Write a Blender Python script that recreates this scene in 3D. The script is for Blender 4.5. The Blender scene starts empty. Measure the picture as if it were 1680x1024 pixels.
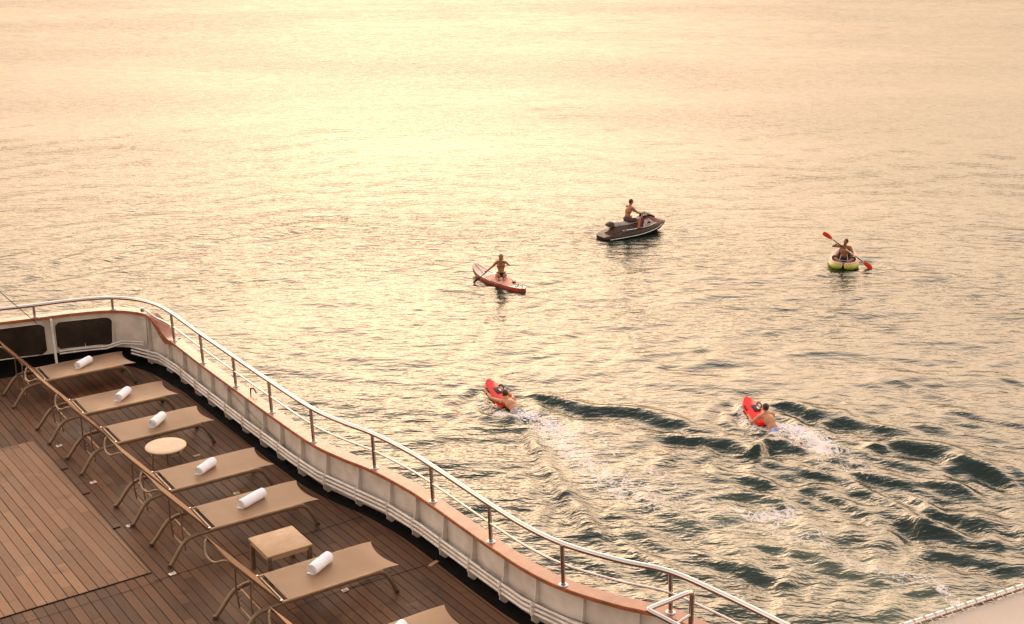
import bpy, bmesh, math, random
import numpy as np
from mathutils import Vector, Matrix, noise
random.seed(7)
R = math.radians
scene = bpy.context.scene
C = scene.collection

# ------------------------------------------------------------------ camera
YAW = 34.35                       # the view turns this far clockwise from the ship's axis
CAM = Vector((-4.822, -11.487, 7.67))
PITCH = 18.0966
FPX = 2090.95                     # focal length in photo pixels (1680 wide)
SEA_Z = -5.63                     # water level, the deck is z = 0
cam = bpy.data.cameras.new('camera'); camo = bpy.data.objects.new('camera', cam); C.objects.link(camo)
cam.sensor_width = 36; cam.lens = FPX / 1680 * 36; cam.clip_start = 0.1; cam.clip_end = 20000
camo.location = CAM; camo.rotation_euler = (R(90 - PITCH), 0, R(-YAW))
scene.camera = camo

# ------------------------------------------------------------------ light
SUN_EL = 14.0
GLOW, VEILK = 0.55, 31.2        # haze glow round the sun; brightness of the veil
SUN_AZ = 60.6                     # degrees from +x, counter-clockwise
world = bpy.data.worlds.new('World'); scene.world = world; world.use_nodes = True
wn = world.node_tree; wn.nodes.clear()
sky = wn.nodes.new('ShaderNodeTexSky'); sky.sky_type = 'NISHITA'; sky.sun_disc = False
sky.sun_elevation = R(SUN_EL); sky.sun_rotation = R(90 - SUN_AZ)
sky.altitude = 0; sky.air_density = 1.0; sky.dust_density = 5.0; sky.ozone_density = 0.6
sd = Vector((math.cos(R(SUN_AZ)) * math.cos(R(SUN_EL)), math.sin(R(SUN_AZ)) * math.cos(R(SUN_EL)), math.sin(R(SUN_EL))))
def wnode(typ, **k):
    n = wn.nodes.new(typ)
    for a_, b_ in k.items(): setattr(n, a_, b_)
    return n
def wmath(op, a_, b_=None, clamp=False):
    n = wnode('ShaderNodeMath', operation=op); n.use_clamp = clamp
    for i_, x_ in enumerate((a_, b_)):
        if x_ is None: continue
        if isinstance(x_, (int, float)): n.inputs[i_].default_value = x_
        else: wn.links.new(x_, n.inputs[i_])
    return n.outputs[0]
# evening haze: a veil over the clear sky, warm and bright low down, cool and dim overhead
tc = wnode('ShaderNodeTexCoord'); nv = wnode('ShaderNodeVectorMath', operation='NORMALIZE'); wn.links.new(tc.outputs['Generated'], nv.inputs[0])
sp_ = wnode('ShaderNodeSeparateXYZ'); wn.links.new(nv.outputs[0], sp_.inputs[0])
veil = wnode('ShaderNodeValToRGB'); veil.color_ramp.interpolation = 'EASE'
VEIL = [(0.0, (0.48, 0.345, 0.250)), (0.10, (0.67, 0.480, 0.346)), (0.32, (0.93, 0.670, 0.482)), (0.46, (0.85, 0.620, 0.45)), (0.60, (0.41, 0.35, 0.30)), (0.76, (0.335, 0.315, 0.305)), (1.0, (0.33, 0.325, 0.345))]
el = veil.color_ramp.elements
while len(el) < len(VEIL): el.new(0.5)
for e_, (p_, c_) in zip(el, VEIL): e_.position = p_; e_.color = (*c_, 1)
wn.links.new(sp_.outputs[2], veil.inputs[0])
dt = wnode('ShaderNodeVectorMath', operation='DOT_PRODUCT'); wn.links.new(nv.outputs[0], dt.inputs[0]); dt.inputs[1].default_value = sd
side = wmath('ADD', 0.55, wmath('MULTIPLY', dt.outputs['Value'], 0.33))
glow = wmath('MULTIPLY', wmath('POWER', wmath('MAXIMUM', dt.outputs['Value'], 0.0), 42.0), GLOW)
f_ = wmath('MULTIPLY', wmath('ADD', side, glow), VEILK)
sc_ = wnode('ShaderNodeVectorMath', operation='SCALE'); wn.links.new(veil.outputs[0], sc_.inputs[0]); wn.links.new(f_, sc_.inputs['Scale'])
ad_ = wnode('ShaderNodeVectorMath', operation='ADD'); skm = wnode('ShaderNodeVectorMath', operation='SCALE'); skm.inputs['Scale'].default_value = 0.15
wn.links.new(sky.outputs[0], skm.inputs[0]); wn.links.new(skm.outputs[0], ad_.inputs[0]); wn.links.new(sc_.outputs[0], ad_.inputs[1])
bg = wn.nodes.new('ShaderNodeBackground'); bg.inputs[1].default_value = 0.15
wo = wn.nodes.new('ShaderNodeOutputWorld')
wn.links.new(ad_.outputs[0], bg.inputs[0]); wn.links.new(bg.outputs[0], wo.inputs[0])
sl = bpy.data.lights.new('sun', 'SUN'); sl.energy = 0.6; sl.angle = R(85); sl.color = (1.0, 0.80, 0.56)
so = bpy.data.objects.new('sun', sl); C.objects.link(so)
so.rotation_euler = sd.to_track_quat('Z', 'Y').to_euler()
scene.view_settings.view_transform = 'Standard'; scene.view_settings.look = 'None'
scene.view_settings.exposure = 0.0; scene.view_settings.gamma = 1.0

# ------------------------------------------------------------------ helpers
cy, sy = math.cos(R(-YAW)), math.sin(R(-YAW))
def W(x, y, z=0.0):               # x right of, y ahead of the camera position -> world
    return Vector((cy * x - sy * y + CAM.x, sy * x + cy * y + CAM.y, z))
cp, sp = math.cos(R(PITCH)), math.sin(R(PITCH))
def view(px, py, z):              # where the sight line through a photo point meets height z, as (right, ahead)
    a = (px - 840) / FPX; b = -(py - 512) / FPX
    dx, dy, dz = a, cp + b * sp, -sp + b * cp
    t = (z - CAM.z) / dz
    return dx * t, dy * t
def at(px, py, z):
    x, y = view(px, py, z); return W(x, y, z)

def setp(o, label=None, cat=None, group=None, kind=None):
    if label: o['label'] = label
    if cat: o['category'] = cat
    if group: o['group'] = group
    if kind: o['kind'] = kind
    return o
def empty(name, loc=(0, 0, 0), rz=0.0):
    o = bpy.data.objects.new(name, None); C.objects.link(o); o.location = loc; o.rotation_euler = (0, 0, rz)
    o.empty_display_size = 0.1
    return o
def obj(name, bm, mat, parent=None, smooth=True, mods=None):
    me = bpy.data.meshes.new(name)
    bmesh.ops.recalc_face_normals(bm, faces=bm.faces)
    bm.to_mesh(me); bm.free()
    if smooth:
        for p in me.polygons: p.use_smooth = True
    for m in (mat if isinstance(mat, (list, tuple)) else [mat]): me.materials.append(m)
    o = bpy.data.objects.new(name, me); C.objects.link(o)
    if parent: o.parent = parent
    if smooth and mods is None:
        me.set_sharp_from_angle(angle=R(42))
    return o
def copy_tree(o, parent=None):
    c = o.copy(); C.objects.link(c); c.parent = parent
    for ch in list(o.children): copy_tree(ch, c)
    return c

def catmull(pts, n=8):
    P = [Vector(p) for p in pts]; out = []
    for i in range(len(P) - 1):
        p0 = P[i - 1] if i else P[0] * 2 - P[1]; p1, p2 = P[i], P[i + 1]
        p3 = P[i + 2] if i + 2 < len(P) else P[-1] * 2 - P[-2]
        for k in range(n):
            t = k / n
            out.append(0.5 * ((2 * p1) + (p2 - p0) * t + (2 * p0 - 5 * p1 + 4 * p2 - p3) * t * t + (3 * p1 - p0 - 3 * p2 + p3) * t ** 3))
    out.append(P[-1]); return out
def tube(bm, pts, r, seg=10, closed=False, caps=True):
    pts = [Vector(p) for p in pts]; n = len(pts); rs = r if isinstance(r, (list, tuple)) else [r] * n
    rings = []; prev = None
    for i, p in enumerate(pts):
        if closed: t = (pts[(i + 1) % n] - pts[i - 1]).normalized()
        else: t = (pts[min(i + 1, n - 1)] - pts[max(i - 1, 0)]).normalized()
        if prev is None:
            a = Vector((0, 0, 1)) if abs(t.z) < 0.9 else Vector((1, 0, 0))
            nn = t.cross(a).normalized()
        else:
            nn = (prev - t * prev.dot(t)).normalized()
        prev = nn; b = t.cross(nn)
        rings.append([bm.verts.new(p + (nn * math.cos(2 * math.pi * k / seg) + b * math.sin(2 * math.pi * k / seg)) * rs[i]) for k in range(seg)])
    m = n if closed else n - 1
    for i in range(m):
        A, B = rings[i], rings[(i + 1) % n]
        for k in range(seg):
            bm.faces.new((A[k], A[(k + 1) % seg], B[(k + 1) % seg], B[k]))
    if caps and not closed:
        bm.faces.new(rings[0][::-1]); bm.faces.new(rings[-1])
def box(bm, c, s, rot=None, bev=0.0):
    M = Matrix.Translation(Vector(c)) @ (rot.to_4x4() if rot else Matrix.Identity(4)) @ Matrix.Diagonal((s[0], s[1], s[2], 1))
    r = bmesh.ops.create_cube(bm, size=1.0, matrix=M)
    if bev:
        es = list({e for v in r['verts'] for e in v.link_edges})
        bmesh.ops.bevel(bm, geom=es, offset=bev, segments=2, affect='EDGES', profile=0.6)
def ell(bm, c, rad, basis=None, u=20, v=14):
    M = Matrix.Translation(Vector(c)) @ (basis.to_4x4() if basis else Matrix.Identity(4)) @ Matrix.Diagonal((rad[0], rad[1], rad[2], 1))
    bmesh.ops.create_uvsphere(bm, u_segments=u, v_segments=v, radius=1.0, matrix=M)
def capsule(bm, a, b, ra, rb, seg=14):
    a = Vector(a); b = Vector(b); d = (b - a); L = d.length; d = d.normalized() if L > 1e-6 else Vector((0, 0, 1))
    pts = []; rs = []
    for k in range(5):
        t = math.pi / 2 * k / 4.0
        pts.append(a - d * ra * math.cos(t)); rs.append(max(ra * math.sin(t), ra * 0.06))
    for k in range(5):
        t = math.pi / 2 * k / 4.0
        pts.append(b + d * rb * math.sin(t)); rs.append(max(rb * math.cos(t), rb * 0.06))
    tube(bm, pts, rs, seg)
def lathe(bm, prof, c=(0, 0, 0), seg=32):
    rings = []
    for r, z in prof:
        rings.append([bm.verts.new((c[0] + r * math.cos(2 * math.pi * k / seg), c[1] + r * math.sin(2 * math.pi * k / seg), c[2] + z)) for k in range(seg)])
    for A, B in zip(rings, rings[1:]):
        for k in range(seg): bm.faces.new((A[k], A[(k + 1) % seg], B[(k + 1) % seg], B[k]))
    bm.faces.new(rings[0][::-1]); bm.faces.new(rings[-1])
def loft(bm, secs, closed_sec=True, caps=True):
    rings = [[bm.verts.new(p) for p in s] for s in secs]; n = len(rings[0]); m = n if closed_sec else n - 1
    for A, B in zip(rings, rings[1:]):
        for k in range(m): bm.faces.new((A[k], A[(k + 1) % n], B[(k + 1) % n], B[k]))
    if caps and closed_sec:
        bm.faces.new(rings[0][::-1]); bm.faces.new(rings[-1])

# ------------------------------------------------------------------ materials
def nodes(name):
    m = bpy.data.materials.new(name); m.use_nodes = True; t = m.node_tree
    return m, t, t.nodes['Principled BSDF']
def N(t, typ, **kw):
    n = t.nodes.new(typ)
    for k, v in kw.items(): setattr(n, k, v)
    return n
def math_(t, op, a, b=None, c=None, clamp=False):
    n = N(t, 'ShaderNodeMath', operation=op); n.use_clamp = clamp
    for i, x in enumerate((a, b, c)):
        if x is None: continue
        if isinstance(x, (int, float)): n.inputs[i].default_value = x
        else: t.links.new(x, n.inputs[i])
    return n.outputs[0]
def mixc(t, f, a, b, mode='MIX'):
    n = N(t, 'ShaderNodeMix', data_type='RGBA', blend_type=mode)
    for i, x in ((0, f), (6, a), (7, b)):
        if isinstance(x, (int, float)): n.inputs[i].default_value = x
        elif isinstance(x, tuple): n.inputs[i].default_value = (*x, 1)
        else: t.links.new(x, n.inputs[i])
    return n.outputs[2]
def noise_(t, vec, scale, detail=3, rough=0.5):
    n = N(t, 'ShaderNodeTexNoise'); n.inputs['Scale'].default_value = scale; n.inputs['Detail'].default_value = detail
    n.inputs['Roughness'].default_value = rough
    if vec is not None: t.links.new(vec, n.inputs['Vector'])
    return n.outputs[0]
def objco(t):
    return N(t, 'ShaderNodeTexCoord').outputs['Object']
def ramp(t, x, lo, hi, a=0.0, b=1.0):
    n = N(t, 'ShaderNodeMapRange'); n.inputs[1].default_value = lo; n.inputs[2].default_value = hi
    n.inputs[3].default_value = a; n.inputs[4].default_value = b
    t.links.new(x, n.inputs[0]); return n.outputs[0]
def basic(name, col, rough=0.5, metal=0.0, var=0.12, vscale=6.0, bump=0.0, bscale=60.0, col2=None, sss=0.0, coat=0.0, fine=None):
    m, t, b = nodes(name)
    co = objco(t)
    n1 = noise_(t, co, vscale, 4, 0.6)
    c2 = col2 if col2 else tuple(c * (1 - var * 2.2) for c in col)
    c = mixc(t, ramp(t, n1, 0.35, 0.68), tuple(min(1, k * (1 + var * 0.6)) for k in col), c2)
    t.links.new(c, b.inputs['Base Color'])
    rr = ramp(t, noise_(t, co, vscale * 2.3, 3), 0.3, 0.7, rough * 0.8, min(1, rough * 1.25))
    t.links.new(rr, b.inputs['Roughness']); b.inputs['Metallic'].default_value = metal
    if coat: b.inputs['Coat Weight'].default_value = coat; b.inputs['Coat Roughness'].default_value = 0.12
    if bump:
        bp = N(t, 'ShaderNodeBump'); bp.inputs['Strength'].default_value = 1; bp.inputs['Distance'].default_value = bump
        t.links.new(noise_(t, co, bscale, 3), bp.inputs['Height']); t.links.new(bp.outputs[0], b.inputs['Normal'])
    return m

def wood_planks(name, light, dark, wdt=0.118, offs=0.0, length=2.4, gap=(0.012, 0.008, 0.006), worn=0.5):
    m, t, b = nodes(name); co = objco(t)
    sx = N(t, 'ShaderNodeSeparateXYZ'); t.links.new(co, sx.inputs[0])
    # the planks run along y, very slightly turned
    xx = math_(t, 'ADD', math_(t, 'ADD', sx.outputs[0], math_(t, 'MULTIPLY', sx.outputs[1], 0.021)), offs)
    q = math_(t, 'DIVIDE', xx, wdt); fl = math_(t, 'FLOOR', q); fr = math_(t, 'FRACT', q)
    wn1 = N(t, 'ShaderNodeTexWhiteNoise', noise_dimensions='1D'); t.links.new(fl, wn1.inputs['W'])
    yy = math_(t, 'DIVIDE', math_(t, 'ADD', sx.outputs[1], math_(t, 'MULTIPLY', wn1.outputs[0], length)), length)
    fy = math_(t, 'FLOOR', yy); gy = math_(t, 'FRACT', yy)
    cid = N(t, 'ShaderNodeCombineXYZ'); t.links.new(fl, cid.inputs[0]); t.links.new(fy, cid.inputs[1])
    wn2 = N(t, 'ShaderNodeTexWhiteNoise', noise_dimensions='3D'); t.links.new(cid.outputs[0], wn2.inputs['Vector'])
    # stretched grain, shifted for each plank
    mp = N(t, 'ShaderNodeMapping'); mp.inputs['Scale'].default_value = (42, 3.2, 10)
    ad = N(t, 'ShaderNodeVectorMath', operation='ADD'); t.links.new(co, ad.inputs[0]); t.links.new(wn2.outputs[1], ad.inputs[1]); t.links.new(ad.outputs[0], mp.inputs[0])
    grain = noise_(t, mp.outputs[0], 1.0, 6, 0.65)
    patch = noise_(t, co, 1.3, 5, 0.62)
    f = math_(t, 'ADD', math_(t, 'MULTIPLY', wn2.outputs[0], 0.55), math_(t, 'MULTIPLY', grain, 0.5))
    f = math_(t, 'ADD', f, math_(t, 'MULTIPLY', math_(t, 'SUBTRACT', patch, 0.5), 1.5 * worn), clamp=True)
    c = mixc(t, f, dark, light)
    stn = ramp(t, noise_(t, co, 2.6, 6, 0.7), 0.56, 0.72, 0.0, 0.55)
    c = mixc(t, stn, c, tuple(k * 0.45 for k in dark)); wrn = ramp(t, noise_(t, co, 1.9, 5, 0.65), 0.60, 0.75, 0.0, 0.35); c = mixc(t, wrn, c, tuple(min(1, k * 1.5 + 0.03) for k in light))
    # seams: dark caulking, of uneven width
    ww = math_(t, 'MULTIPLY', math_(t, 'ADD', 0.022, math_(t, 'MULTIPLY', wn1.outputs[0], 0.028)), 1.0)
    e = math_(t, 'MINIMUM', fr, math_(t, 'SUBTRACT', 1.0, fr))
    seam = ramp(t, math_(t, 'DIVIDE', e, ww), 0.75, 1.25, 1.0, 0.0)
    e2 = math_(t, 'MINIMUM', gy, math_(t, 'SUBTRACT', 1.0, gy))
    butt = ramp(t, e2, 0.0006, 0.0014, 1.0, 0.0)
    s = math_(t, 'MAXIMUM', seam, math_(t, 'MULTIPLY', butt, 0.8))
    c = mixc(t, s, c, gap)
    t.links.new(c, b.inputs['Base Color'])
    rg = math_(t, 'ADD', ramp(t, patch, 0.3, 0.7, 0.42, 0.62), math_(t, 'MULTIPLY', s, 0.3)); t.links.new(rg, b.inputs['Roughness'])
    b.inputs['Specular IOR Level'].default_value = 0.14
    h = math_(t, 'SUBTRACT', math_(t, 'MULTIPLY', grain, 0.12), s)
    bp = N(t, 'ShaderNodeBump'); bp.inputs['Distance'].default_value = 0.004; t.links.new(h, bp.inputs['Height']); t.links.new(bp.outputs[0], b.inputs['Normal'])
    return m

M = {}
M['deck'] = wood_planks('deck_teak', (0.17, 0.083, 0.044), (0.036, 0.016, 0.009), worn=0.7)
M['deck2'] = wood_planks('hatch_teak', (0.32, 0.175, 0.100), (0.13, 0.066, 0.037), offs=0.03)
M['gutter'] = basic('waterway_paint', (0.007, 0.006, 0.006), 0.9, var=0.3, bump=0.001)
M['gutter'].node_tree.nodes['Principled BSDF'].inputs['Specular IOR Level'].default_value = 0.1
M['white'] = basic('white_paint', (0.68, 0.64, 0.60), 0.4, var=0.05, vscale=3.4, bump=0.0006, bscale=6, col2=(0.53, 0.475, 0.42))
M['pipe'] = basic('pipe_paint', (0.80, 0.75, 0.71), 0.3, var=0.08, vscale=4, col2=(0.62, 0.55, 0.49))
M['cap'] = basic('varnished_cap', (0.36, 0.118, 0.045), 0.32, var=0.16, vscale=5, coat=0.35)
M['steel'] = basic('stainless_steel', (0.62, 0.56, 0.54), 0.16, metal=1.0, var=0.04)
M['opening_shade'] = basic('shaded_opening', (0.030, 0.021, 0.016), 0.3, var=0.3, vscale=2)  # brown-black colour that stands for shade inside the stern openings
M['bronze'] = basic('bronze_tube', (0.19, 0.125, 0.075), 0.34, metal=0.25, var=0.12)
M['bronze_l'] = basic('pale_bronze_tube', (0.42, 0.27, 0.16), 0.34, metal=0.2, var=0.1)
M['plastic'] = basic('brown_plastic', (0.05, 0.035, 0.027), 0.5)
def sling_mat():
    m, t, b = nodes('sling_mesh'); co = objco(t)
    w1 = N(t, 'ShaderNodeTexWave', wave_type='BANDS', bands_direction='X'); w1.inputs['Scale'].default_value = 60
    w2 = N(t, 'ShaderNodeTexWave', wave_type='BANDS', bands_direction='Y'); w2.inputs['Scale'].default_value = 60
    t.links.new(co, w1.inputs[0]); t.links.new(co, w2.inputs[0])
    wv = math_(t, 'MULTIPLY', w1.outputs[1], w2.outputs[1])
    st = noise_(t, co, 2.2, 4, 0.6)
    c = mixc(t, ramp(t, st, 0.3, 0.7), (0.62, 0.395, 0.235), (0.56, 0.35, 0.205))
    c = mixc(t, math_(t, 'MULTIPLY', wv, 0.25), c, (0.30, 0.18, 0.10))
    t.links.new(c, b.inputs['Base Color']); b.inputs['Roughness'].default_value = 0.42
    bp = N(t, 'ShaderNodeBump'); bp.inputs['Distance'].default_value = 0.0006; t.links.new(wv, bp.inputs['Height']); t.links.new(bp.outputs[0], b.inputs['Normal'])
    return m
M['sling'] = sling_mat()
M['towel'] = basic('terry_towel', (0.84, 0.85, 0.92), 0.95, var=0.03, bump=0.004, bscale=140)
M['table'] = basic('tan_tabletop', (0.40, 0.245, 0.14), 0.55, var=0.05)
M['table_r'] = basic('cream_tabletop', (0.60, 0.41, 0.275), 0.5, var=0.04)
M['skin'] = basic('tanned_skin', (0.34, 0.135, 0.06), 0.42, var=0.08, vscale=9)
M['skin2'] = basic('orange_tan_skin', (0.50, 0.22, 0.105), 0.4, var=0.08, vscale=9)  # stronger orange skin tone of the two swimmers
M['hair'] = basic('dark_hair', (0.03, 0.016, 0.011), 0.5, bump=0.004, bscale=70)
M['hair_l'] = basic('light_brown_hair', (0.26, 0.11, 0.045), 0.45, bump=0.006, bscale=60)
M['black'] = basic('black_cloth', (0.018, 0.015, 0.014), 0.7)
M['shorts'] = basic('brown_shorts', (0.06, 0.042, 0.038), 0.8)
M['blue'] = basic('blue_shorts', (0.13, 0.17, 0.50), 0.7, col2=(0.45, 0.45, 0.62), vscale=18)
M['wshorts'] = basic('black_white_shorts', (0.55, 0.5, 0.48), 0.7, col2=(0.03, 0.03, 0.03), vscale=12)
M['red'] = basic('red_foam', (0.78, 0.035, 0.02), 0.3, var=0.08)
M['red2'] = basic('bright_red_foam', (0.95, 0.02, 0.012), 0.3, var=0.04)
M['blade'] = basic('orange_red_blade', (0.80, 0.05, 0.015), 0.35)
M['salmon'] = basic('salmon_pad', (0.58, 0.27, 0.21), 0.6, var=0.06, vscale=10)
M['boardw'] = basic('cream_board', (0.72, 0.62, 0.52), 0.35, var=0.05)
M['boardr'] = basic('board_rail_red', (0.36, 0.05, 0.028), 0.35)
M['lime'] = basic('lime_rubber', (0.36, 0.40, 0.035), 0.35, var=0.06)
M['pink'] = basic('pale_pink_rubber', (0.50, 0.30, 0.23), 0.45, var=0.06)
M['dark'] = basic('dark_gelcoat', (0.016, 0.009, 0.007), 0.45)
M['brown'] = basic('brown_gelcoat', (0.060, 0.026, 0.014), 0.45)
M['seat'] = basic('grey_vinyl', (0.42, 0.39, 0.41), 0.45)
M['maroon'] = basic('maroon_gelcoat', (0.15, 0.010, 0.010), 0.4)
M['wgel'] = basic('white_gelcoat', (0.8, 0.78, 0.74), 0.3)
M['rubber'] = basic('black_rubber', (0.02, 0.018, 0.018), 0.6)
M['canvas'] = basic('awning_canvas', (0.95, 0.83, 0.72), 0.8, var=0.03, vscale=1.5, bump=0.003, bscale=3)
M['rope'] = basic('white_rope', (0.75, 0.68, 0.60), 0.8)
M['fit'] = basic('pale_fitting', (0.85, 0.78, 0.70), 0.25, var=0.1, vscale=40)
M['hull'] = basic('hull_paint', (0.70, 0.66, 0.62), 0.3, var=0.05)

# ------------------------------------------------------------------ sea
def sea():
    ys = [6.0]
    while ys[-1] < 12: ys.append(ys[-1] + 0.3)
    while ys[-1] < 50: ys.append(ys[-1] + 0.11)
    st = 0.11
    while ys[-1] < 9000: st *= 1.022; ys.append(ys[-1] + st)
    pos = [0.0]
    while pos[-1] < 20: pos.append(pos[-1] + 0.11)
    st = 0.11
    while pos[-1] < 6000: st *= 1.07; pos.append(pos[-1] + st)
    xs = np.array([-v for v in pos[:0:-1]] + pos); ys = np.array([-3000, -400, -60, -10, 0] + ys)
    X, Y = np.meshgrid(xs, ys)
    rng = np.random.RandomState(11); H = np.zeros_like(X)
    cell = np.maximum(np.gradient(ys)[:, None], np.abs(np.gradient(xs))[None, :] * 0.6)
    # domain warp keeps the crests short and uneven
    wx = X + 0.9 * np.sin(0.31 * Y + 0.17 * X + 1.0) + 0.5 * np.sin(0.83 * Y - 0.5 * X)
    wy = Y + 0.9 * np.sin(0.27 * X - 0.11 * Y) + 0.45 * np.sin(0.71 * X + 0.4 * Y + 2.0)
    for i in range(80):
        lam = 0.40 * (11 ** rng.rand())                 # 0.4 .. 4.4 m
        th = R(98) + rng.randn() * 0.50
        k = 2 * math.pi / lam; amp = 0.0027 * lam ** 0.66 * (0.5 + rng.rand())
        ph = rng.rand() * 6.28
        fade = np.clip((lam / cell - 3.0) / 4.0, 0, 1)
        s = np.sin(k * (wx * math.cos(th) + wy * math.sin(th)) + ph)
        H += fade * amp * (s + 0.25 * s * s)
    gust = 0.5 + 0.5 * np.sin(0.09 * X + 0.05 * Y + 1.3 * np.sin(0.07 * Y)) * np.sin(0.11 * Y - 0.04 * X + 0.8)
    H *= 0.65 + 0.6 * gust
    nearfar = np.clip(1.25 - (Y - 20) / 60, 0.55, 1.25); H *= nearfar
    # wakes: ridges traced on the water
    def seg_dist(pts):
        P = np.array([view(a, b, SEA_Z) for a, b in pts]); best = np.full(X.shape, 1e9); sgn = np.zeros(X.shape); T = np.zeros(X.shape)
        L = np.concatenate([[0], np.cumsum(np.hypot(*np.diff(P, axis=0).T))])
        sl_ = (Y > P[:, 1].min() - 4) & (Y < P[:, 1].max() + 4) & (X > P[:, 0].min() - 4) & (X < P[:, 0].max() + 4)
        for i in range(len(P) - 1):
            d = P[i + 1] - P[i]; l2 = d @ d
            t = np.clip(((X - P[i, 0]) * d[0] + (Y - P[i, 1]) * d[1]) / l2, 0, 1)
            ex = X - P[i, 0] - t * d[0]; ey = Y - P[i, 1] - t * d[1]; dist = np.hypot(ex, ey)
            m = dist < best; best = np.where(m, dist, best); T = np.where(m, (L[i] + t * math.sqrt(l2)) / L[-1], T)
            sgn = np.where(m, np.sign(d[0] * ey - d[1] * ex), sgn)
        return best, sgn, T, sl_
    wobble = 0.12 * np.sin(2.3 * X + 1.1 * Y) + 0.08 * np.sin(4.1 * Y - 1.9 * X)
    ridges = [
        ([(848, 642), (905, 655), (960, 671), (1050, 680), (1110, 694), (1160, 712)], 0.17, 0.42),
        ([(1080, 716), (1141, 724), (1200, 730), (1267, 752)], 0.17, 0.42),
        ([(1225, 752), (1271, 727), (1322, 750)], 0.20, 0.30),
        ([(1262, 662), (1300, 668), (1346, 682), (1400, 690)], 0.16, 0.40),
        ([(1332, 696), (1400, 696), (1450, 708), (1500, 724)], 0.16, 0.42),
        ([(1405, 742), (1460, 734), (1540, 742), (1605, 762)], 0.18, 0.46),
        ([(1540, 764), (1600, 768), (1690, 782)], 0.20, 0.62),
        ([(1380, 782), (1440, 786), (1530, 800), (1600, 812)], 0.13, 0.45),
        ([(1178, 780), (1225, 786), (1270, 800)], 0.09, 0.30),
        ([(860, 700), (890, 750), (937, 826), (965, 858), (1000, 900)], 0.13, 0.30),
        ([(1364, 776), (1420, 812), (1480, 842), (1560, 905)], 0.11, 0.36),
        ([(1490, 842), (1560, 850), (1680, 872)], 0.13, 0.45),
        ([(1420, 830), (1500, 868), (1600, 890), (1680, 900)], 0.12, 0.42),
        ([(1500, 905), (1580, 918), (1680, 935)], 0.11, 0.40),
        ([(1010, 880), (1060, 915), (1130, 950)], 0.09, 0.30),
        ([(1120, 905), (1200, 935), (1300, 960)], 0.09, 0.30),
        ([(1230, 890), (1330, 915), (1420, 950)], 0.08, 0.30),
        ([(1020, 800), (1080, 838), (1160, 870)], 0.07, 0.28),
        ([(790, 640), (786, 652), (800, 668), (830, 684), (850, 700)], 0.09, 0.16),
        ([(1216, 660), (1210, 680), (1226, 700), (1255, 716)], 0.10, 0.18),
        ([(1290, 812), (1340, 800), (1400, 812), (1450, 835)], 0.07, 0.26),
        ([(1130, 826), (1190, 812), (1260, 820), (1330, 850)], 0.06, 0.26)]
    wake = np.zeros_like(X); WK = np.zeros_like(X)
    for pts, a, w in ridges:
        d, s, T, msk = seg_dist(pts); dd = d * s + wobble * 0.4
        w2 = 0.85 * w * (0.55 + 0.6 * T)
        prof = np.exp(-(dd / w2) ** 2) - 0.55 * np.exp(-((dd + 1.3 * w2) / (1.1 * w2)) ** 2)
        endf = np.clip(np.sin(math.pi * np.clip(T, 0.0, 1.0)) * 2.2 + 0.05, 0, 1) * np.exp(-np.maximum(d - 3 * w, 0))
        WK += np.where(msk, 0.85 * a * prof * endf, 0)
        wake = np.maximum(wake, np.where(msk, np.exp(-(d / 2.0) ** 2) * endf, 0))
    H = H * (1 - 0.5 * np.clip(wake, 0, 1)) + WK
    # confused water behind the swimmers
    cx, cyy = view(1280, 850, SEA_Z)
    area = np.exp(-((X - cx) / 5.5) ** 2 - ((Y - cyy) / 4.5) ** 2)
    for i in range(36):
        lam = 0.35 * (5 ** rng.rand()); th = rng.rand() * 3.14; k = 2 * math.pi / lam
        H += area * 0.0020 * lam * np.clip((lam / cell - 2.5) / 3, 0, 1) * 2.4 * np.sin(k * (wx * math.cos(th) + wy * math.sin(th)) + rng.rand() * 6)
    for (a, b), r0 in (((830, 668), 0.55), ((1250, 692), 0.55)):
        gx, gy = view(a, b, SEA_Z); rr = np.hypot(X - gx, Y - gy)
        H += 0.035 * np.exp(-((rr - 1.0) / 0.8) ** 2) * np.sin(9 * rr)
    # short steep wavelets fanning out of the wakes
    for (pa_, pb_, ctr, rad, n_, a_) in (((1364, 776), (1560, 905), (1530, 860), 6.0, 16, 0.013), ((870, 720), (1000, 900), (1040, 900), 4.0, 10, 0.009), ((1200, 700), (1500, 740), (1440, 740), 5.0, 8, 0.010)):
        p0 = np.array(view(*pa_, SEA_Z)); p1 = np.array(view(*pb_, SEA_Z)); d_ = p1 - p0; th0 = math.atan2(d_[1], d_[0]) + math.pi / 2
        c0 = view(*ctr, SEA_Z); env = np.exp(-((X - c0[0]) / rad) ** 2 - ((Y - c0[1]) / (rad * 0.8)) ** 2)
        for i in range(n_):
            lam = 0.45 * (3.2 ** rng.rand()); th = th0 + rng.randn() * 0.16; k = 2 * math.pi / lam
            sw = np.sin(k * (wx * math.cos(th) + wy * math.sin(th)) + rng.rand() * 6)
            H += env * a_ * lam ** 0.8 * np.clip((lam / cell - 2.5) / 3, 0, 1) * (sw + 0.3 * sw * sw)
    for px_, py_, r0, am in ((1036, 386, 1.6, 0.016), (820, 466, 1.3, 0.010), (1384, 440, 1.0, 0.014), (1424, 443, 0.2, 0.016), (781, 464, 0.1, 0.016)):
        gx, gy = view(px_, py_, SEA_Z); rr = np.hypot((X - gx) * (0.8 if r0 > 1 else 1), (Y - gy) * 1.3)
        H += am * np.exp(-((rr - r0 - 0.5) / 0.9) ** 2) * np.sin(8.5 * rr + 0.8 * np.sin(3 * X))
    # foam
    F = np.zeros_like(X)
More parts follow.
